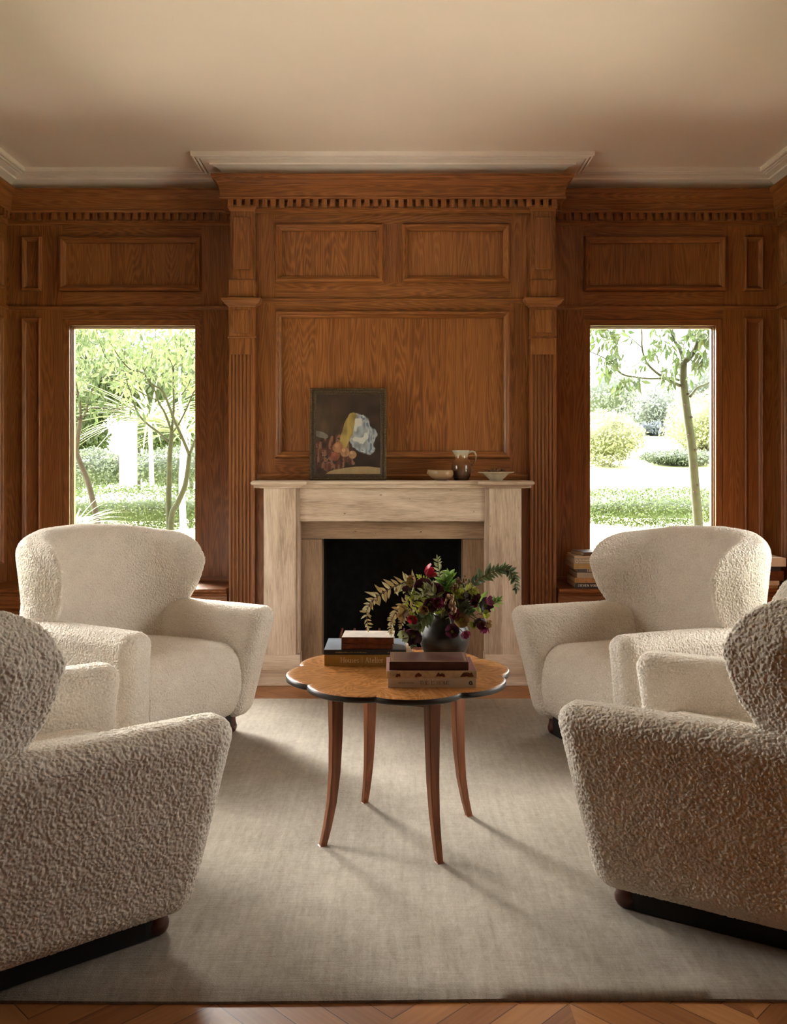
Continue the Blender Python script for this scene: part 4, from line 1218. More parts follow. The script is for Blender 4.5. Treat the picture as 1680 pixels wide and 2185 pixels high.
def canvas():
    nx, nz = 300, 372; w, h2 = pw - 2 * .040, phh - 2 * .040
    U, Vv = np.meshgrid(np.linspace(0, 1, nx), np.linspace(0, 1, nz)); u = U.ravel(); v = Vv.ravel()
    P = np.stack([u, v * 1.25, np.zeros_like(u)], 1)
    n1 = vnoise(P * 7, 1); n2 = vnoise(P * np.array([28, 9, 1]), 2); n3 = vnoise(P * 45, 3); n4 = vnoise(P * 13, 4)
    col = np.array([.030, .016, .010])[None] * (0.5 + n1 * 1.2)[:, None] + np.array([.03, .020, .008])[None] * (np.clip(1 - np.hypot(u - .1, (v - .62) * 1.2) * 2, 0, 1) * (0.6 + n2))[:, None]
    def paint(mask, c):
        nonlocal col
        mask = np.clip(mask, 0, 1)[:, None]; col = col * (1 - mask) + np.asarray(c) * mask
    def blob(cx_, cz, rx, rz, rot=0, wob=.10, soft=14):
        c, s = math.cos(rot), math.sin(rot); a, b = u - cx_, (v - cz) * 1.25
        d = np.hypot((a * c + b * s) / rx, (-a * s + b * c) / rz) + (n4 - .5) * wob * 4 + (n3 - .5) * wob
        return (1 - d) * soft
    sh = lambda base, k=.5: np.asarray(base)[None] * (1 - k + 2 * k * n2)[:, None]
    # patterned cloth, pale table, white drapery, ochre scarf of cloth, some fruit
    paint(blob(.22, .24, .34, .30), sh((.085, .028, .017), .8)); paint((n2 - .62) * 9 * (blob(.24, .24, .34, .3) > 0), (.20, .10, .06)); paint((n3 - .74) * 12 * (blob(.2, .25, .34, .3) > 0), (.012, .012, .016))
    paint(blob(.72, -.05, .62, .18, 0, .01, 30), sh((.30, .21, .11), .12))
    paint(blob(.70, .50, .22, .33, .35, .07), sh((.30, .33, .36), .55)); paint((n2 - .6) * 7 * (blob(.70, .5, .2, .31, .35) > .6), (.12, .15, .22)); paint((n4 - .58) * 6 * (blob(.66, .55, .18, .26, .35) > .5), (.50, .50, .47))
    paint(blob(.50, .55, .085, .30, -.30, .08), sh((.25, .18, .055), .55)); paint(blob(.08, .49, .12, .05, -.3, .05), sh((.16, .14, .12), .3))
    for (cx_, cz, r, c) in ((.34, .33, .085, (.26, .12, .06)), (.45, .27, .075, (.30, .16, .085)), (.30, .22, .07, (.18, .055, .03)), (.57, .24, .065, (.28, .16, .085))):
        paint(blob(cx_, cz, r, r, 0, .02, 18), sh(c, .3)); paint(blob(cx_ - .02, cz + .025, r * .45, r * .45, 0, .02, 5) * .6, np.asarray(c) * 1.6)
    me = bpy.data.meshes.new('canvas')
    pos = np.stack([(-w / 2 + u * w), np.full_like(u, -.009), .040 + v * h2], 1)
    Lm = np.array(lean.to_3x3()); pos = pos @ Lm.T
    idx = np.arange(nx * nz).reshape(nz, nx); Q = np.stack([idx[:-1, :-1], idx[:-1, 1:], idx[1:, 1:], idx[1:, :-1]], -1).reshape(-1, 4)
    m, nt, b = new_mat('oil_paint'); at = nt.nodes.new('ShaderNodeAttribute'); at.attribute_name = 'paint'
    L(nt, at.outputs['Color'], b.inputs['Base Color']); b.inputs['Roughness'].default_value = .45
    me2 = np_mesh('canvas', pos, Q, m)
    ca = me2.color_attributes.new('paint', 'FLOAT_COLOR', 'POINT'); ca.data.foreach_set('color', np.concatenate([np.clip(col * .9, 0, 1), np.ones((len(col), 1))], 1).astype(np.float32).ravel())
    bpy.data.meshes.remove(me)
    o = bpy.data.objects.new('canvas', me2); COL.objects.link(o); o.parent = art
canvas()
# ------------------------------------------------------------------ vase and bouquet on the table
VX, VY = wx(949, 3.22), 3.22
vase = thing('vase', 'round dark stoneware vase full of flowers on the coffee table', 'vase', (VX, VY, TH))
vm, nt, b = new_mat('dark_stoneware')
tc = nt.nodes.new('ShaderNodeTexCoord'); g = noise(nt, tc.outputs['Object'], 22, 4, .65)
L(nt, ramp(nt, g, [(.4, (.008, .007, .006)), (.62, (.022, .014, .009)), (.78, (.06, .032, .017))]), b.inputs['Base Color'])
L(nt, ramp(nt, g, [(.3, (.28, .28, .28)), (.7, (.45, .45, .45))]), b.inputs['Roughness']); b.inputs['Specular IOR Level'].default_value = .35
mb = MB(); mb.lathe([(0, .0), (.048, 0), (.054, .004), (.074, .03), (.088, .062), (.0915, .088), (.087, .115), (.073, .142), (.053, .163), (.040, .174), (.036, .182), (.040, .190), (.037, .191), (.031, .182), (.034, .17), (.05, .15), (0, .12)], vm, n=56); mb.build('body', vase, smooth=True, angle=70)
MOUTH = Vector((VX, VY, TH + .175))
def smooth_pts(pts, k=5):
    out = []; n = len(pts)
    for i in range(n - 1):
        p0, p1, p2, p3 = pts[max(i - 1, 0)], pts[i], pts[i + 1], pts[min(i + 2, n - 1)]
        for j in range(k):
            t = j / k; out.append(.5 * ((2 * p1) + (p2 - p0) * t + (2 * p0 - 5 * p1 + 4 * p2 - p3) * t * t + (3 * p1 - p0 - 3 * p2 + p3) * t ** 3))
    out.append(pts[-1]); return out
def blade(mb, p, d, nrm, ln, wd, mat, curl=.3, rnd=None, n=4, fold=.25, tip=1.0):
    """one leaf: starts at p, runs along d, broad in d x nrm, drooping by curl"""
    d = d.normalized(); s = d.cross(nrm)
    s = s.normalized() if s.length > 1e-4 else d.orthogonal().normalized(); u = s.cross(d).normalized()
    vs = []
    for i in range(n + 1):
        t = i / n; w = wd * .5 * math.sin(math.pi * min(1, (.06 + .94 * t) ** .8)) * tip if i < n else 0.0
        c = p + d * (ln * t) - u * (curl * ln * t * t)
        vs += [c - s * w + u * fold * w, c, c + s * w + u * fold * w]
    fs = []
    for i in range(n):
        a = 3 * i; fs += [(a, a + 1, a + 4, a + 3), (a + 1, a + 2, a + 5, a + 4)]
    mb.add(vs, fs, mat, rnd)
def rvec(r=random): return Vector((r.uniform(-1, 1), r.uniform(-1, 1), r.uniform(-1, 1)))
stem_g = plain('green_stem', (.10, .11, .03), .6); stem_b = plain('brown_stem', (.14, .08, .04), .7)
lf_tan = leaf_mat('tan_olive_leaf', (.30, .20, .08), (.42, .37, .20), .35, 30); lf_sage = leaf_mat('sage_leaf', (.17, .18, .07), (.36, .37, .20), .35, 30)
lf_dark = leaf_mat('dark_fern_leaf', (.035, .050, .018), (.10, .12, .045), .3, 30); lf_green = leaf_mat('fresh_green_leaf', (.07, .15, .02), (.20, .30, .06), .45, 30)
lf_lime = leaf_mat('lime_bract', (.20, .24, .02), (.36, .36, .06), .45, 30)
pt_dark = leaf_mat('maroon_petal', (.014, .003, .006), (.055, .008, .02), .3, 30, .45); pt_plum = leaf_mat('plum_petal', (.10, .010, .035), (.26, .035, .09), .4, 30, .45)
pt_olive = leaf_mat('olive_brown_petal', (.13, .055, .015), (.26, .17, .05), .4, 30, .5); pt_red = leaf_mat('crimson_petal', (.22, .004, .016), (.42, .02, .04), .5, 20, .45)
pt_pink = plain('dusky_bud', (.30, .09, .09), .5, .3, var=.3); bell = plain('beige_bell', (.36, .22, .13), .5, .4, var=.25, scale=60); seed = plain('brown_seed', (.15, .085, .045), .7, .3, var=.3, scale=80)
BG = 'stems of the bouquet'
def stem_thing(name, label, pts, rad, mat, cat):
    root = thing(name, label, cat, tuple(MOUTH), 0, BG)
    base = Vector((MOUTH.x + random.uniform(-.015, .015), MOUTH.y + random.uniform(-.015, .015), MOUTH.z - .04))
    P = smooth_pts([base - MOUTH] + [p - MOUTH for p in pts], 5)
    mb = MB(); mb.tube(P, rad, mat, n=6); mb.build('stem', root, smooth=True)
    return root, P
def sprig(name, label, pts, mat, n, ln, wd, rad=(.0022, .001), smat=stem_b, start=.25, droop=.3, pair=True, seed_=1, spread=.9, taper=.5, cat='branch'):
    root, P = stem_thing(name, label, pts, rad, smat, cat); rr = random.Random(seed_)
    mb = MB(); m = len(P)
    for i in range(n):
        t = start + (1 - start) * i / max(1, n - 1); k = min(int(t * (m - 1)), m - 2); f = t * (m - 1) - k; c = P[k].lerp(P[k + 1], f); tan_ = (P[k + 1] - P[k]).normalized()
        for sd in ((-1, 1) if pair else (rr.choice((-1, 1)),)):
            side = tan_.cross(Vector((0, 1, 0))).normalized() * sd; side = (side + rvec(rr) * .45).normalized()
            d = tan_ * rr.uniform(.35, .9) + side * spread
            sz = rr.uniform(.75, 1.15) * (1 - taper * max(0, t - .55) / .45)
            blade(mb, c, d, Vector((rr.uniform(-.5, .5), -1, rr.uniform(-.2, .8))), ln * sz, wd * sz, mat, rr.uniform(-.1, droop * 2.4), rr.random(), 4, rr.uniform(.2, .7))
    blade(mb, P[-1], P[-1] - P[-2], Vector((0, -1, .2)), ln * .6, wd * .6, mat, .1, rr.random(), 3)
    mb.build('leaves', root); return root
def Q(px, py, d): return W(px, py, d)
sprig('tan_branch', 'long arching tan-leaved branch trailing down at the bouquet edge, over the books', [Q(925, 1262, 3.2), Q(885, 1240, 3.17), Q(850, 1248, 3.15), Q(815, 1266, 3.13), Q(793, 1283, 3.12), Q(783, 1305, 3.12), Q(785, 1336, 3.12)], lf_tan, 21, .040, .013, (.003, .0012), stem_b, .28, seed_=3)
sprig('tan_sprig', 'short trailing tan sprig hanging behind the faded small book', [Q(915, 1285, 3.18), Q(868, 1283, 3.17), Q(846, 1306, 3.16), Q(835, 1328, 3.16), Q(835, 1350, 3.16)], lf_tan, 17, .026, .011, (.0022, .001), stem_b, .35, seed_=5)
sprig('tan_sprig', 'shortest tan sprig dangling just beside the small red flower', [Q(905, 1295, 3.15), Q(878, 1300, 3.13), Q(864, 1318, 3.13), Q(855, 1336, 3.13)], lf_tan, 12, .024, .010, (.0018, .001), stem_b, .4, seed_=6)
sprig('sage_sprig', 'upright sage green sprig reaching highest in the bouquet', [Q(945, 1270, 3.24), Q(940, 1235, 3.25), Q(934, 1194, 3.26)], lf_sage, 15, .034, .012, (.0024, .001), stem_g, .3, seed_=7)
sprig('sage_sprig', 'leafy sage sprig just below the red anemone', [Q(930, 1275, 3.2), Q(905, 1258, 3.18), Q(876, 1250, 3.16), Q(862, 1256, 3.15)], lf_sage, 13, .036, .013, (.0022, .001), stem_g, .3, seed_=17)
sprig('fern_branch', 'long dark green ferny branch arching out past the fireplace jamb', [Q(975, 1285, 3.22), Q(1000, 1254, 3.22), Q(1028, 1232, 3.21), Q(1058, 1219, 3.2), Q(1082, 1216, 3.2), Q(1098, 1231, 3.2), Q(1101, 1256, 3.2)], lf_dark, 22, .038, .016, (.0024, .0011), stem_b, .3, seed_=8, spread=.8)
sprig('green_sprig', 'fresh green pointed-leaf sprig in the middle of the bouquet', [Q(948, 1285, 3.14), Q(952, 1262, 3.12), Q(950, 1240, 3.11)], lf_green, 8, .055, .020, (.0022, .0012), stem_g, .35, seed_=9, spread=.8, taper=.3)
sprig('green_sprig', 'green leafy stem pointing outward beyond the maroon hellebores', [Q(985, 1295, 3.15), Q(1020, 1283, 3.12), Q(1050, 1290, 3.12), Q(1062, 1282, 3.12)], lf_green, 8, .042, .017, (.0022, .0012), stem_g, .35, seed_=10)
sprig('lime_sprig', 'lime green feathery sprig over the vase shoulder', [Q(930, 1290, 3.12), Q(905, 1272, 3.1), Q(880, 1270, 3.1), Q(866, 1290, 3.09)], lf_lime, 18, .026, .008, (.002, .001), stem_g, .2, seed_=11, spread=1.1)
sprig('lime_sprig', 'yellow-green leafy sprig among the dark petals', [Q(940, 1300, 3.1), Q(918, 1290, 3.08), Q(895, 1296, 3.07), Q(880, 1312, 3.07)], lf_lime, 10, .034, .014, (.002, .001), stem_g, .2, seed_=12)
sprig('dark_sprig', 'dark leafy sprig filling the heart of the bouquet', [Q(960, 1295, 3.16), Q(970, 1270, 3.16), Q(985, 1255, 3.16)], lf_dark, 12, .044, .020, (.002, .001), stem_g, .2, seed_=13)
sprig('dark_sprig', 'low dark sprig falling beside the vase neck', [Q(930, 1305, 3.12), Q(905, 1318, 3.08), Q(885, 1345, 3.06), Q(880, 1372, 3.06)], lf_dark, 11, .040, .022, (.002, .001), stem_g, .35, seed_=14)
sprig('sage_sprig', 'sage green leaves spilling over the front of the bouquet', [Q(940, 1290, 3.08), Q(925, 1265, 3.05), Q(908, 1258, 3.04), Q(892, 1272, 3.03)], lf_sage, 9, .036, .016, (.002, .001), stem_g, .3, seed_=21)
sprig('green_sprig', 'fresh green leaves close under the upright sage sprig', [Q(950, 1285, 3.16), Q(962, 1255, 3.13), Q(958, 1228, 3.13)], lf_green, 9, .046, .019, (.002, .001), stem_g, .3, seed_=22, spread=.9, taper=.3)
sprig('lime_sprig', 'lime bracts at the root of the dark fern branch', [Q(970, 1290, 3.13), Q(988, 1268, 3.1), Q(1004, 1258, 3.09), Q(1016, 1262, 3.08)], lf_lime, 8, .030, .015, (.002, .001), stem_g, .3, seed_=23)
sprig('dark_sprig', 'dark green leaves between the plum bud and the beige bells', [Q(975, 1300, 3.08), Q(992, 1296, 3.05), Q(1004, 1306, 3.04)], lf_dark, 8, .038, .018, (.002, .001), stem_g, .3, seed_=24)
sprig('lime_sprig', 'yellow-green foliage behind the near-black front hellebore', [Q(935, 1280, 3.17), Q(915, 1250, 3.16), Q(896, 1232, 3.16)], lf_lime, 9, .032, .013, (.002, .001), stem_g, .35, seed_=25)
def petals(mb, c, f, r, n, mat, rr, cup=.55, wide=1.0, ruffle=.12):
    f = f.normalized(); a = f.orthogonal().normalized(); b2 = f.cross(a)
    for k in range(n):
        th = 2 * math.pi * k / n + rr.uniform(-.15, .15); d = a * math.cos(th) + b2 * math.sin(th); s = f.cross(d)
        vs = []; m = 4
        for i in range(m + 1):
            t = i / m; wd = r * .62 * wide * math.sin(math.pi * min(1, .10 + .80 * t)) ** .7
            rad = r * math.sin(t * 1.35) / math.sin(1.35); up = r * cup * (1 - math.cos(t * 1.5)) + (0 if i < m else r * rr.uniform(-ruffle, ruffle))
            for q in (-1, -.5, 0, .5, 1):
                vs.append(c + d * rad + f * (up + .14 * r * q * q * t) + s * (wd * q) + f * (r * ruffle * .5 * rr.uniform(-1, 1) * t))
        fs = [(i * 5 + j, i * 5 + j + 1, (i + 1) * 5 + j + 1, (i + 1) * 5 + j) for i in range(m) for j in range(4)]
        mb.add(vs, fs, mat, rr.random())
def ball(mb, c, r, mat, sz=1.0):
    n = 8; pr = [(r * math.sin(math.pi * j / 5), -r * sz * math.cos(math.pi * j / 5)) for j in range(6)]
    o = len(mb.v); mb.lathe(pr, mat, n=n)
    for i in range(o, len(mb.v)): mb.v[i] = tuple(Vector(mb.v[i]) + c)
def flower(name, label, px, py, d, r, mat, face, centre=lf_lime, n=5, cup=.55, extra=(), sd=1):
    c = Q(px, py, d); mid = MOUTH.lerp(c, .55) + Vector((0, -.005, .018))
    root, P = stem_thing(name, label, [mid, c], (.0022, .0016), stem_g, 'flower'); rr = random.Random(sd)
    mb = MB(); petals(mb, c - MOUTH, Vector(face) + rvec(rr) * .35, r * .88, n, mat, rr, cup + rr.uniform(0, .35), 1.0, .22); fl = mb.build('flower_head', root, smooth=True, angle=180)
    ce = MB(); f = Vector(face).normalized()
    for k in range(9):
        a = 2 * math.pi * k / 9; o = f.orthogonal().normalized(); o2 = f.cross(o)
        p = c - MOUTH + f * (r * .16); ce.tube([p, p + f * r * .22 + (o * math.cos(a) + o2 * math.sin(a)) * r * .2], [.0008, .0014], centre, n=5)
    ce.build('flower_centre', fl)
    if extra:
        for (ex, ey, er, em_, ef) in extra:
            q = MB(); e = Q(ex, ey, d - .01) - MOUTH; q.tube([P[-3], (P[-3] + e) / 2 + Vector((0, 0, .006)), e], .0014, stem_g, n=5); petals(q, e, Vector(ef), er, 5, em_, rr, .9); q.build('side_bloom', root, smooth=True, angle=180)
    return root
flower('anemone', 'single bright crimson anemone standing above the bouquet', 909, 1227, 3.19, .027, pt_red, (.45, -.25, .9), seed, 6, 1.5, sd=2)
flower('hellebore', 'ruffled brown-maroon hellebore at the upper edge, under the crimson anemone', 884, 1243, 3.13, .026, pt_olive, (-.5, -.6, .3), lf_lime, 5, .6, ((873, 1256, .018, pt_dark, (-.6, -.5, -.3)),), 3)
flower('hellebore', 'broad near-black hellebore facing front, high in the bouquet', 905, 1252, 3.10, .036, pt_dark, (-.1, -.9, .15), lf_lime, 5, .4, (), 4)
flower('hellebore', 'large maroon hellebore with lime centre left of the pointed green leaves', 926, 1262, 3.08, .033, pt_dark, (.1, -.9, -.1), lf_lime, 5, .45, ((935, 1280, .022, pt_plum, (.3, -.6, -.4)),), 5)
flower('hellebore', 'maroon hellebore near the bouquet middle with pink-edged petals', 918, 1288, 3.06, .030, pt_dark, (-.2, -.9, -.2), lf_lime, 5, .5, ((909, 1298, .018, pt_olive, (-.4, -.6, -.3)),), 6)
flower('hellebore', 'vivid plum hellebore above the vase shoulder', 934, 1286, 3.05, .021, pt_plum, (.2, -.9, .0), lf_lime, 5, .7, (), 7)
flower('hellebore', 'olive-brown hellebore beside the tan sprigs', 868, 1300, 3.09, .026, pt_olive, (-.5, -.8, .0), lf_lime, 5, .6, ((858, 1312, .016, pt_olive, (-.5, -.5, -.5)),), 8)
flower('hellebore', 'small red flower hanging low beside the vase', 882, 1318, 3.06, .021, pt_red, (-.2, -.9, -.2), lf_lime, 5, .6, (), 9)
flower('hellebore', 'big drooping near-black hellebore touching the vase flank', 884, 1352, 3.05, .038, pt_dark, (-.3, -.7, -.5), lf_lime, 5, .5, ((868, 1352, .024, lf_sage, (-.6, -.4, -.4)),), 10)
flower('hellebore', 'maroon hellebore with a plump pink bud, by the fern branch', 1006, 1275, 3.10, .032, pt_dark, (.2, -.9, .1), lf_lime, 5, .5, ((1010, 1285, .016, pt_plum, (.1, -.9, -.1)),), 11)
flower('hellebore', 'dark hellebore at the outer end of the bouquet, near the armchair', 1032, 1290, 3.10, .032, pt_dark, (.5, -.8, -.1), lf_lime, 5, .5, ((1040, 1283, .018, pt_plum, (.6, -.5, .2)),), 12)
flower('hellebore', 'nodding dark hellebore hanging clear of the vase, with lime bracts', 1022, 1322, 3.09, .028, pt_dark, (.3, -.6, -.6), lf_lime, 5, .7, ((1032, 1312, .016, lf_lime, (.6, -.4, .2)), (1014, 1331, .015, lf_lime, (-.6, -.5, -.2))), 13)
flower('hellebore', 'lowest nodding hellebore with purple bud out past the vase', 1034, 1338, 3.09, .018, pt_plum, (.3, -.5, -.7), lf_lime, 5, 1.0, ((1038, 1331, .015, pt_olive, (.6, -.5, .0)),), 14)
flower('hellebore', 'plum hellebore right over the vase mouth', 966, 1308, 3.05, .024, pt_plum, (.2, -.9, -.2), lf_lime, 5, .7, ((960, 1299, .016, pt_dark, (-.1, -.8, .3)),), 15)
flower('hellebore', 'folded olive and mauve hellebore draped on the vase shoulder', 982, 1323, 3.06, .030, pt_olive, (.3, -.8, .2), lf_lime, 5, .7, (), 16)
flower('hellebore', 'near-black hellebore lying low against the vase front', 966, 1345, 3.07, .028, pt_dark, (-.1, -.9, -.3), lf_lime, 5, .5, ((990, 1350, .018, pt_plum, (.4, -.7, -.5)),), 17)
flower('hellebore', 'shaded maroon hellebore in the heart of the bouquet', 955, 1278, 3.09, .030, pt_dark, (.0, -.9, .2), lf_lime, 5, .5, ((972, 1262, .018, lf_lime, (.2, -.8, .3)),), 18)
flower('hellebore', 'maroon hellebore tucked behind the beige bells', 985, 1290, 3.12, .030, pt_dark, (.1, -.9, .0), lf_lime, 5, .5, ((988, 1270, .014, pt_olive, (.2, -.7, .5)),), 19)
# hanging clusters of bells and a brown seed head
def cluster(name, label, pts, n, r, mat, hang, sd):
    root, P = stem_thing(name, label, pts, (.0018, .001), stem_b, 'flower'); rr = random.Random(sd); mb = MB()
    for i in range(n):
        k = rr.randrange(int(len(P) * .55), len(P)); c = P[k] + Vector((rr.uniform(-.016, .016), rr.uniform(-.016, .004), rr.uniform(-.03, .004) if hang else rr.uniform(-.006, .012)))
        mb.tube([P[k], (P[k] + c) / 2 + Vector((0, 0, .004)), c], .0007, stem_b, n=4, cap=False); ball(mb, c, r, mat, 1.5)
    mb.build('bells' if hang else 'seeds', root, smooth=True, angle=180)
cluster('bell_spray', 'hanging cluster of small beige bell flowers at the bouquet front', [Q(950, 1285, 3.06), Q(955, 1268, 3.03), Q(966, 1275, 3.02), Q(969, 1290, 3.02)], 26, .0042, bell, True, 3)
cluster('seed_spray', 'brown knobbly seed spray in front of the fern branch base', [Q(972, 1275, 3.12), Q(980, 1250, 3.11), Q(988, 1232, 3.11)], 30, .0036, seed, False, 4)
cluster('seed_spray', 'second brown seed spray lower, over the dark petals', [Q(960, 1275, 3.1), Q(966, 1258, 3.08), Q(976, 1250, 3.08)], 22, .0034, seed, False, 5)
# ------------------------------------------------------------------ the garden outside
def terrain_z(x, y):
    k = np.clip((np.asarray(x) + 3) / 6, 0, 1)
    return -.35 + k * np.interp(y, [0, 12, 40, 60, 100, 200], [0, 0, 1.70, 3.5, 6.0, 8.0]) + (1 - k) * np.interp(y, [0, 14, 60, 200], [0, 0, 1.2, 3])
lawn_m, nt, b = new_mat('lawn_grass'); tc = nt.nodes.new('ShaderNodeTexCoord')
g = noise(nt, tc.outputs['Object'], 3.0, 6, .7); L(nt, ramp(nt, g, [(.3, (.20, .25, .08)), (.7, (.34, .38, .16))]), b.inputs['Base Color']); b.inputs['Roughness'].default_value = 1.0
def lawn():
    xs = np.concatenate([np.linspace(-60, -8, 14), np.linspace(-6, 20, 27), np.linspace(24, 100, 14)]); ys = np.concatenate([np.linspace(-30, 6, 8), np.linspace(7, 60, 54), np.linspace(65, 200, 20)])
    mb = MB(); vs = [(x, y, float(terrain_z(x, y))) for y in ys for x in xs]; n = len(xs)
    mb.add(vs, [(j * n + i, j * n + i + 1, (j + 1) * n + i + 1, (j + 1) * n + i) for j in range(len(ys) - 1) for i in range(n - 1)], lawn_m, .5)
    structure(mb.build('lawn', smooth=True, angle=180))
lawn()
pave = plain('pale_stone_paving', (.72, .65, .56), .85, .2, var=.12, scale=3)
mb = MB(); mb.box(-9, 9, -9, YR - .25, -.36, -.30, pave, .5); mb.box(-9, -2.86, YR - .25, 6.4, -.36, -.30, pave, .5); mb.box(2.86, 9, YR - .25, 6.4, -.36, -.30, pave, .5); mb.box(-9, 9, 6.4, 9.6, -.36, -.30, pave, .5)  # pale ground by the window; unseen sides and rear added for neutral bounce light
structure(mb.build('path'))
def leaf_cloud(mb, cen, size, mat, rng, droop=0.0, aspect=.45, rnd=None):
    """cen: n x 3 leaf positions; each leaf is a folded kite, size metres long"""
    n = len(cen); d = rng.normal(size=(n, 3)); d[:, 2] -= droop * 1.6; d /= np.linalg.norm(d, axis=1)[:, None]
    s = np.cross(d, rng.normal(size=(n, 3))); s /= np.linalg.norm(s, axis=1)[:, None]; u = np.cross(s, d)
    ln = size * rng.uniform(.7, 1.25, n)[:, None]; w = ln * aspect * .5
    a = cen; m = cen + d * ln * .45; t = cen + d * ln - u * ln * .08
    V = np.stack([a, m + s * w + u * w * .35, t, m - s * w + u * w * .35, m], 1).reshape(-1, 3)
    o = len(mb.v); sl = mb.slot(mat); mb.v.extend(map(tuple, V.tolist()))
    r = rng.random(n) if rnd is None else rnd
    for i in range(n):
        k = o + 5 * i; mb.f += [(k, k + 1, k + 2, k + 4), (k, k + 4, k + 2, k + 3)]; mb.m += [sl, sl]; mb.r += [float(r[i])] * 2
def shell_points(c, rad, n, rng, lumps=7, zmin=None):
    """points in the outer layer of a lumpy ellipsoid"""
    p = rng.normal(size=(n, 3)); p /= np.linalg.norm(p, axis=1)[:, None]
    L_ = rng.normal(size=(lumps, 3)); L_ /= np.linalg.norm(L_, axis=1)[:, None]
    k = (np.clip(p @ L_.T, 0, 1) ** 6).max(1); r = (.78 + .30 * k) * rng.uniform(.55, 1.0, n) ** .5
    q = np.array(c) + p * r[:, None] * np.array(rad)
    if zmin is not None: q[:, 2] = np.maximum(q[:, 2], zmin + rng.uniform(0, .05, n))
    return q
bark_g = plain('green_bark', (.017, .021, .007), .8, .2, var=.35, scale=18); bark_b = plain('grey_brown_bark', (.026, .024, .015), .85, .2, var=.35, scale=14); bark_w = plain('pale_bark', (.55, .52, .48), .8, .2, var=.1, scale=12)
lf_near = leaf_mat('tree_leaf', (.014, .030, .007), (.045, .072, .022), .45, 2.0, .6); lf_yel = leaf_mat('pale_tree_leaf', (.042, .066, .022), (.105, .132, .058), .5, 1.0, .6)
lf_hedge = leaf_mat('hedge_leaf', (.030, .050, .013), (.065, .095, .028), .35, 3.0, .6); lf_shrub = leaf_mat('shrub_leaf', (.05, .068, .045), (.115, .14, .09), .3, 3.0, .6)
lf_far = leaf_mat('far_hazed_leaf', (.11, .13, .115), (.21, .235, .20), .3, .4, .8); lf_gold = leaf_mat('yellow_shrub_leaf', (.13, .14, .07), (.25, .25, .15), .4, .6, .8); lf_navy = leaf_mat('far_dark_leaf', (.07, .085, .11), (.13, .15, .17), .2, .4, .8)  # grey far leaves are paled, distance haze put into their colour
straw = leaf_mat('strap_leaf', (.20, .26, .10), (.40, .44, .24), .35, 2.0)
knot_m = plain('bark_knot', (.022, .017, .012), .9, .1, var=.4, scale=40)
def limb(mb, zp, off, sc_, d0, d1, r0, r1, mat, wob=0.0):
    """limb through points given in a close-up of the photo, spread in depth from d0 to d1"""
    n = len(zp); pts = []
    for i, (a, c) in enumerate(zp):
        t = i / max(1, n - 1); d = d0 + (d1 - d0) * t + wob * math.sin(2.3 * i)
        pts.append(W(off[0] + a / sc_, off[1] + c / sc_, d))
    P = smooth_pts(pts, 4); mb.tube(P, [r0 + (r1 - r0) * i / (len(P) - 1) for i in range(len(P))], mat, n=7); return P
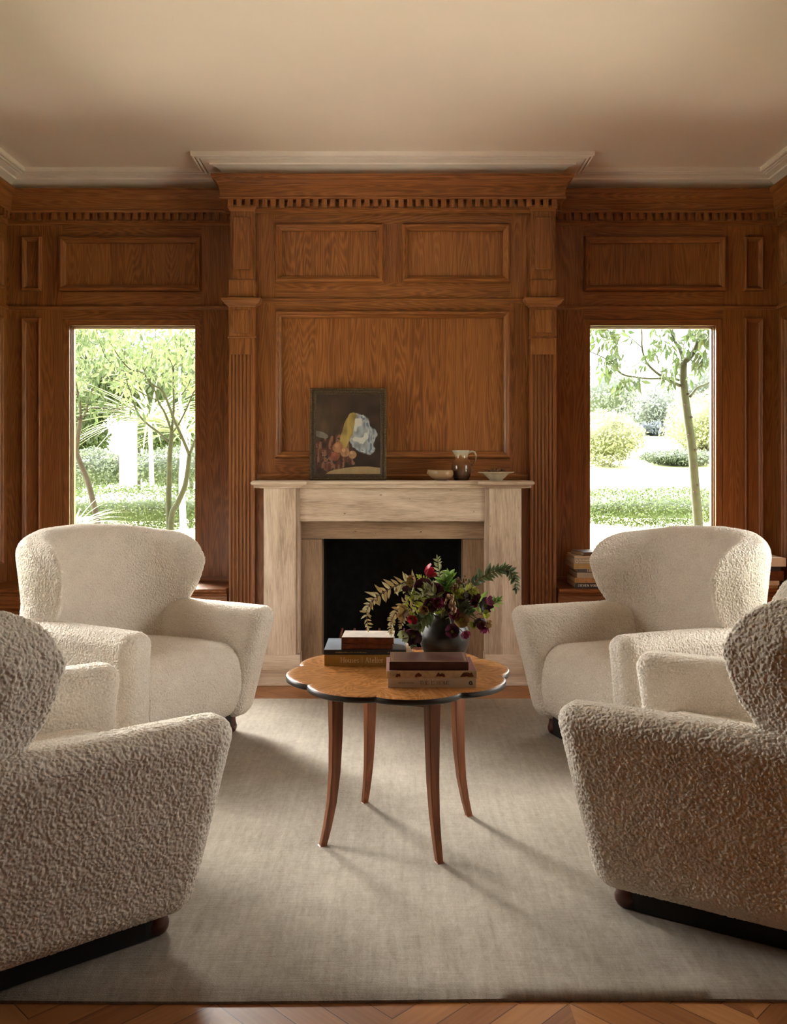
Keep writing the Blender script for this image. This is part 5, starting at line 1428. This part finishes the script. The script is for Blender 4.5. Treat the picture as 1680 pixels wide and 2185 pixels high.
# the single tree outside the second window
def garden_tree_single():
    o, s = (1240, 670), 4.284; root = thing('garden_tree', 'knobbly green-trunked tree outside the window above the book pile', 'tree', (wx(1492, 8.2), 8.2, -.35))
    base = Vector(root.location); rng = np.random.default_rng(21)
    t = MB(); tw = []
    P = limb(t, [(1100, 2800), (1085, 2200), (1075, 1930), (1048, 1600), (1020, 1250), (985, 1000), (952, 750), (935, 560), (940, 440)], o, s, 8.2, 8.2, .050, .034, bark_g)
    for (kx, ky, dy) in ((975, 1110, -.04), (1035, 1245, -.04), (1020, 1390, -.04), (1055, 1560, -.04), (945, 835, -.035), (970, 735, -.035), (1000, 945, -.035), (920, 660, -.03), (1025, 1625, -.04)):
        p = W(o[0] + kx / s, o[1] + ky / s, 8.2) + Vector((0, dy, 0)); ball(t, p, .013 + .006 * ((kx * 7) % 5) / 5, knot_m, .8)
    t.v = [tuple(Vector(v) - base) for v in t.v]; t.build('trunk', root, smooth=True, angle=180)
    b_ = MB()
    for zp, d1, r0, r1 in (([(940, 440), (1000, 390), (1060, 290), (1090, 150), (1100, 40), (1120, -200)], 8.0, .03, .012), ([(940, 450), (910, 330), (860, 250), (815, 140), (770, 0), (740, -150)], 8.5, .02, .008),
        ([(905, 655), (830, 620), (740, 570), (650, 500), (590, 420), (560, 310), (555, 150), (500, 0)], 8.0, .016, .005), ([(895, 605), (820, 585), (640, 592), (480, 575), (370, 545), (290, 460), (200, 395), (60, 335)], 7.8, .011, .004),
        ([(1000, 755), (1060, 680), (1150, 640), (1230, 585), (1400, 480)], 8.5, .014, .007), ([(650, 505), (560, 440), (450, 490), (330, 450)], 8.0, .005, .003), ([(560, 310), (470, 230), (380, 150), (330, 60)], 7.9, .005, .003), ([(940, 400), (945, 260), (1020, 200)], 8.1, .006, .003), ([(700, 520), (720, 430), (745, 400)], 8.1, .004, .003)):
        tw += limb(b_, zp, o, s, 8.2, d1, r0, r1, bark_g)
    b_.v = [tuple(Vector(v) - base) for v in b_.v]; b_.build('branches', root, smooth=True, angle=180)
    lv = MB(); pts = []
    for (cx_, cz, rx, rz, n, d) in ((150, 190, 80, 110, 30, 7.9), (300, 230, 60, 90, 16, 7.9), (240, 400, 60, 60, 14, 7.8), (330, 400, 60, 50, 14, 7.8), (230, 510, 70, 60, 18, 7.8), (400, 620, 70, 50, 15, 7.8), (340, 690, 60, 50, 9, 7.8), (490, 590, 60, 40, 12, 7.9), (430, 190, 60, 40, 6, 7.9), (640, 340, 50, 60, 12, 8.0), (700, 270, 60, 50, 12, 8.1), (790, 130, 60, 70, 10, 8.3), (680, 150, 40, 30, 4, 8.2), (820, 300, 60, 50, 14, 8.3), (550, 450, 60, 40, 8, 8.0), (800, 530, 60, 40, 14, 8.1), (790, 640, 60, 30, 8, 8.1), (870, 420, 40, 90, 12, 8.1), (990, 290, 50, 60, 10, 8.0), (1060, 180, 90, 70, 26, 7.9), (1170, 170, 60, 70, 18, 7.9), (1110, 300, 50, 60, 8, 8.0), (1110, 400, 70, 60, 26, 8.1), (1060, 480, 50, 40, 10, 8.1), (985, 580, 20, 20, 3, 8.2), (1215, 530, 20, 15, 3, 8.4), (120, 20, 120, 80, 30, 7.9), (500, -40, 200, 80, 50, 8.0), (1000, -20, 200, 90, 60, 8.0)):
        for _ in range(int(n * 1.9)):
            pts.append(W(o[0] + (cx_ + rng.uniform(-rx, rx)) / s, o[1] + (cz + rng.uniform(-rz, rz)) / s, d + rng.uniform(-.2, .2)))
    leaf_cloud(lv, np.array(pts), .095, lf_near, rng, .9, .34)
    lv.v = [tuple(Vector(v) - base) for v in lv.v]; lv.build('leaves', root)
garden_tree_single()
def garden_tree_multi():
    o, s = (120, 670), 4.75; root = thing('garden_tree', 'two-stemmed slender green tree with wide crown outside the first window', 'tree', (wx(362, 8.7), 8.7, -.35)); base = Vector(root.location); rng = np.random.default_rng(22)
    t = MB()
    limb(t, [(1150, 2800), (1148, 2300), (1140, 1900), (1145, 1700), (1150, 1450), (1165, 1270), (1170, 1180)], o, s, 8.7, 8.7, .034, .020, bark_g)
    limb(t, [(1150, 2700), (1165, 2080), (1230, 1920), (1310, 1720), (1350, 1430)], o, s, 8.7, 8.5, .034, .022, bark_g)
    t.v = [tuple(Vector(v) - base) for v in t.v]; t.build('trunk', root, smooth=True, angle=180)
    b_ = MB()
    for zp, d0, d1, r0, r1 in (([(1170, 1190), (1100, 1000), (1040, 900), (985, 740), (890, 600)], 8.7, 8.4, .013, .006), ([(1135, 1290), (1050, 1210), (930, 1120), (830, 1010), (770, 850), (720, 690), (690, 520), (700, 320)], 8.7, 8.9, .014, .004), ([(1170, 1180), (1190, 980), (1190, 700), (1180, 520), (1110, 400), (1090, 250)], 8.7, 8.9, .014, .005), ([(1170, 1210), (1240, 1120), (1330, 940), (1390, 800), (1450, 700)], 8.7, 8.5, .010, .006),
        ([(1350, 1430), (1280, 1260), (1190, 1060), (1140, 920), (1070, 770), (960, 710), (880, 600), (750, 560), (640, 440), (540, 280)], 8.5, 8.2, .016, .004), ([(1350, 1430), (1420, 1250), (1500, 1100)], 8.5, 8.6, .014, .010), ([(1010, 870), (880, 810), (700, 700), (500, 650), (420, 620)], 8.4, 8.2, .006, .003), ([(890, 580), (960, 450), (1010, 200), (1000, 50)], 8.4, 8.5, .006, .003), ([(1170, 560), (1250, 430), (1260, 260)], 8.8, 8.7, .006, .003), ([(1270, 820), (1340, 720), (1390, 590)], 8.6, 8.6, .006, .004), ([(500, 440), (440, 280), (400, 130)], 8.3, 8.2, .004, .003), ([(690, 580), (580, 520), (480, 420)], 8.5, 8.4, .004, .003)):
        limb(b_, zp, o, s, d0, d1, r0, r1, bark_g)
    b_.v = [tuple(Vector(v) - base) for v in b_.v]; b_.build('branches', root, smooth=True, angle=180)
    lv = MB(); n = 3200
    A = rng.uniform(60, 1560, n); B = rng.uniform(-40, 1000, n); D = rng.uniform(7.9, 10.2, n)
    keep = (B < 720 + 250 * np.sin(A * .011) * rng.random(n)); A, B, D = A[keep], B[keep], D[keep]
    pts = np.array([W(o[0] + a / s, o[1] + c / s, d) for a, c, d in zip(A, B, D)])
    leaf_cloud(lv, pts, .085, lf_yel, rng, .8, .34)
    lv.v = [tuple(Vector(v) - base) for v in lv.v]; lv.build('leaves', root)
garden_tree_multi()
def garden_tree_slim():
    o, s = (120, 670), 4.75; root = thing('garden_tree', 'crooked slim brown tree at the outer side of the first window', 'tree', (wx(205, 8.0), 8.0, -.35)); base = Vector(root.location); rng = np.random.default_rng(23)
    t = MB()
    limb(t, [(470, 2700), (430, 2200), (385, 1950), (320, 1700), (265, 1560), (205, 1400), (215, 1290), (235, 1130), (248, 1060)], o, s, 8.0, 8.0, .030, .018, bark_b)
    t.v = [tuple(Vector(v) - base) for v in t.v]; t.build('trunk', root, smooth=True, angle=180)
    b_ = MB()
    for zp, r0 in (([(248, 1060), (240, 900), (205, 730), (165, 540), (140, 300)], .012), ([(250, 1050), (300, 1000), (340, 830), (390, 740)], .008), ([(300, 1000), (340, 960), (480, 950), (560, 970), (720, 945), (900, 965)], .006), ([(240, 1075), (215, 1060), (160, 985), (80, 900)], .008), ([(215, 1290), (160, 1230), (60, 1150)], .010)):
        limb(b_, zp, o, s, 8.0, 7.9, r0, r0 * .4, bark_b)
    b_.v = [tuple(Vector(v) - base) for v in b_.v]; b_.build('branches', root, smooth=True, angle=180)
    lv = MB(); pts = [W(o[0] + rng.normal(230, 170) / s, o[1] + rng.normal(480, 330) / s, rng.uniform(7.7, 8.4)) for _ in range(300)]; pts += [W(o[0] + rng.uniform(350, 950) / s, o[1] + rng.normal(960, 50) / s, rng.uniform(7.8, 8.1)) for _ in range(40)]
    leaf_cloud(lv, np.array(pts), .085, lf_near, rng, .9, .34)
    lv.v = [tuple(Vector(v) - base) for v in lv.v]; lv.build('leaves', root)
garden_tree_slim()
def bushy(name, label, cat, cpx, top, bot, wpx, d, depth, n, size, mat, seed_, lumps=9, trunk=False, droop=.2, inner=None):
    """round bush or crown spanning the given photo rows at distance d"""
    rng = np.random.default_rng(seed_); x = wx(cpx, d); z0, z1 = wz(bot, d), wz(top, d); gz = float(terrain_z(x, d)); z0 = max(z0, gz) if not trunk else z0
    root = thing(name, label, cat, (x, d, gz)); c = (0, 0, (z0 + z1) / 2 - gz); rad = (wpx / 2 / F * d, depth / 2, max(.1, (z1 - z0) / 2))
    if inner is not None or True:
        core = MB(); ico = []
        for j in range(9):
            a = math.pi * j / 8; ico.append((math.sin(a) * .64, -math.cos(a) * .64))
        core.lathe(ico, mat, n=14, rnd=.1); core.v = [(p[0] * rad[0] + c[0], p[1] * rad[1] + c[1], p[2] * rad[2] + c[2]) for p in core.v]
        pts = shell_points(c, rad, n, rng, lumps, 0.0)
        leaf_cloud(core, pts, size, mat, rng, droop, .5); core.build('foliage', root, smooth=True, angle=180)
    if trunk:
        t = MB(); t.tube([(0, 0, 0), (.1, 0, c[2] * .5), (0, 0, c[2])], [.16 * rad[0], .08 * rad[0]], bark_b); t.build('trunk', root, smooth=True)
    return root
# outside the first window
bushy('hedge', 'low clipped bright green hedge outside the first window', 'hedge', 300, 1034, 1130, 620, 11.0, 1.6, 13000, .036, lf_hedge, 31, 24)
bushy('shrub', 'dark round shrub behind the low hedge, by the white post', 'shrub', 210, 955, 1045, 170, 14.0, 1.6, 3600, .06, lf_shrub, 32)
bushy('shrub', 'dark shrub behind the low hedge, beyond the two-stemmed tree', 'shrub', 365, 950, 1045, 210, 14.2, 1.8, 4000, .06, lf_shrub, 33)
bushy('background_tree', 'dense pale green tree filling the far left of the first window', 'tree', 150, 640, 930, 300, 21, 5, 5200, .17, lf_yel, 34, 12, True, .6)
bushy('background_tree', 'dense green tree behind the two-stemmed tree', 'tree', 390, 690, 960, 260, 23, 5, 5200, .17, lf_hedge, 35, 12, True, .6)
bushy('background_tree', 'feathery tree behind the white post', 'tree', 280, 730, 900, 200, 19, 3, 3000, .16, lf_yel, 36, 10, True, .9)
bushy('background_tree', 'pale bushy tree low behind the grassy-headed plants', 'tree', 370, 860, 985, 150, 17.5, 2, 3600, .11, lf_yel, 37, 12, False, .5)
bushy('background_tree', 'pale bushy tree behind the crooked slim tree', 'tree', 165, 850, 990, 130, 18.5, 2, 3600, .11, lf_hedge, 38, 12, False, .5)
ps_ = thing('garden_post', 'square white rendered garden post beyond the hedge', 'post', (wx(274, 12.2), 12.2, -.35)); mb = MB(); hw = (289 - 259) / 2 / F * 12.2
mb.box(-hw, hw, -hw, hw, 0, wz(905, 12.2) + .35, plaster); mb.build('shaft', ps_, bevel=.01); mb = MB(); mb.box(-hw * 1.08, hw * 1.08, -hw * 1.08, hw * 1.08, wz(905, 12.2) + .35, wz(900, 12.2) + .35, plaster); mb.build('cap', ps_)
wt = thing('white_tree', 'thin white-barked tree behind the two-stemmed tree', 'tree', (wx(390, 10.2), 10.2, -.35)); base = Vector(wt.location); mb = MB()
limb(mb, [(1285, 2600), (1285, 2100), (1270, 1700), (1290, 1300), (1280, 1100), (1250, 800), (1255, 500)], (120, 670), 4.75, 10.2, 10.4, .045, .012, bark_w); limb(mb, [(1275, 1750), (1330, 1500), (1360, 1200)], (120, 670), 4.75, 10.2, 10.2, .02, .008, bark_w)
mb.v = [tuple(Vector(v) - base) for v in mb.v]; mb.build('trunk', wt, smooth=True)
def straps(name, label, cpx, base_py, d, n, ln, seed_, wd=.02, up=1.0):
    rr = random.Random(seed_); root = thing(name, label, 'plant', (wx(cpx, d), d, wz(base_py, d))); gz = float(terrain_z(wx(cpx, d), d)); root.location.z = gz
    mb = MB(); h0 = wz(base_py, d) - gz
    if h0 > .15:
        t = MB(); t.tube([(0, 0, 0), (.03, 0, h0 * .6), (0, 0, h0)], [.04, .03], bark_w); t.build('trunk', root, smooth=True)
    for i in range(n):
        a = rr.uniform(0, 2 * math.pi); e = rr.uniform(.1, 1.2) * up
        dr = Vector((math.cos(a), math.sin(a) * .8, e)); blade(mb, Vector((rr.uniform(-.03, .03), rr.uniform(-.03, .03), max(0, h0))), dr, Vector((0, 0, 1)), ln * rr.uniform(.7, 1.2), wd, straw, rr.uniform(.15, .7), rr.random(), 6, .3)
    mb.build('leaves', root)
straps('strap_leaf_plant', 'spiky strap-leaved plant low at the outer corner of the first window', 160, 1130, 7.6, 46, .42, 41, .016)
straps('strap_leaf_plant', 'tall fountain of grassy leaves on a stem beyond the hedge', 320, 900, 13.0, 90, 1.3, 42, .03, .7)
straps('strap_leaf_plant', 'second grassy-headed plant, beside the white-barked tree', 395, 925, 12.6, 70, 1.1, 43, .03, .7)
# outside the second window
bushy('hedge', 'broad low yellow-green hedge outside the second window', 'hedge', 1400, 1040, 1120, 620, 11.5, 2.2, 14000, .036, lf_hedge, 51, 26)
bushy('yellow_shrub', 'big yellow-green shrub on the far lawn near the oak window frame', 'shrub', 1290, 870, 1000, 170, 40, 6, 4600, .16, lf_gold, 52)
bushy('dark_shrub', 'low dark green shrub across the far lawn', 'shrub', 1450, 960, 998, 180, 41, 4, 4000, .13, lf_shrub, 53, 12)
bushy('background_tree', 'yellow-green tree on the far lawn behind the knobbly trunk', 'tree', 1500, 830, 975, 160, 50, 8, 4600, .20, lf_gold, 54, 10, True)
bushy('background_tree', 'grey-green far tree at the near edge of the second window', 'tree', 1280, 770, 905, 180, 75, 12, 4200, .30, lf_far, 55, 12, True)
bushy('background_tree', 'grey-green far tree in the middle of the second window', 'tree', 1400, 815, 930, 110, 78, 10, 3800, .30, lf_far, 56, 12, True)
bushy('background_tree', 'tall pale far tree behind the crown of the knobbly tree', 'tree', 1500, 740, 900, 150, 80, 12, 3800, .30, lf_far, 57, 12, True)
bushy('background_tree', 'dark clump of far trees low at the lawn edge', 'tree', 1400, 905, 945, 90, 74, 6, 900, .5, lf_navy, 58, 8)
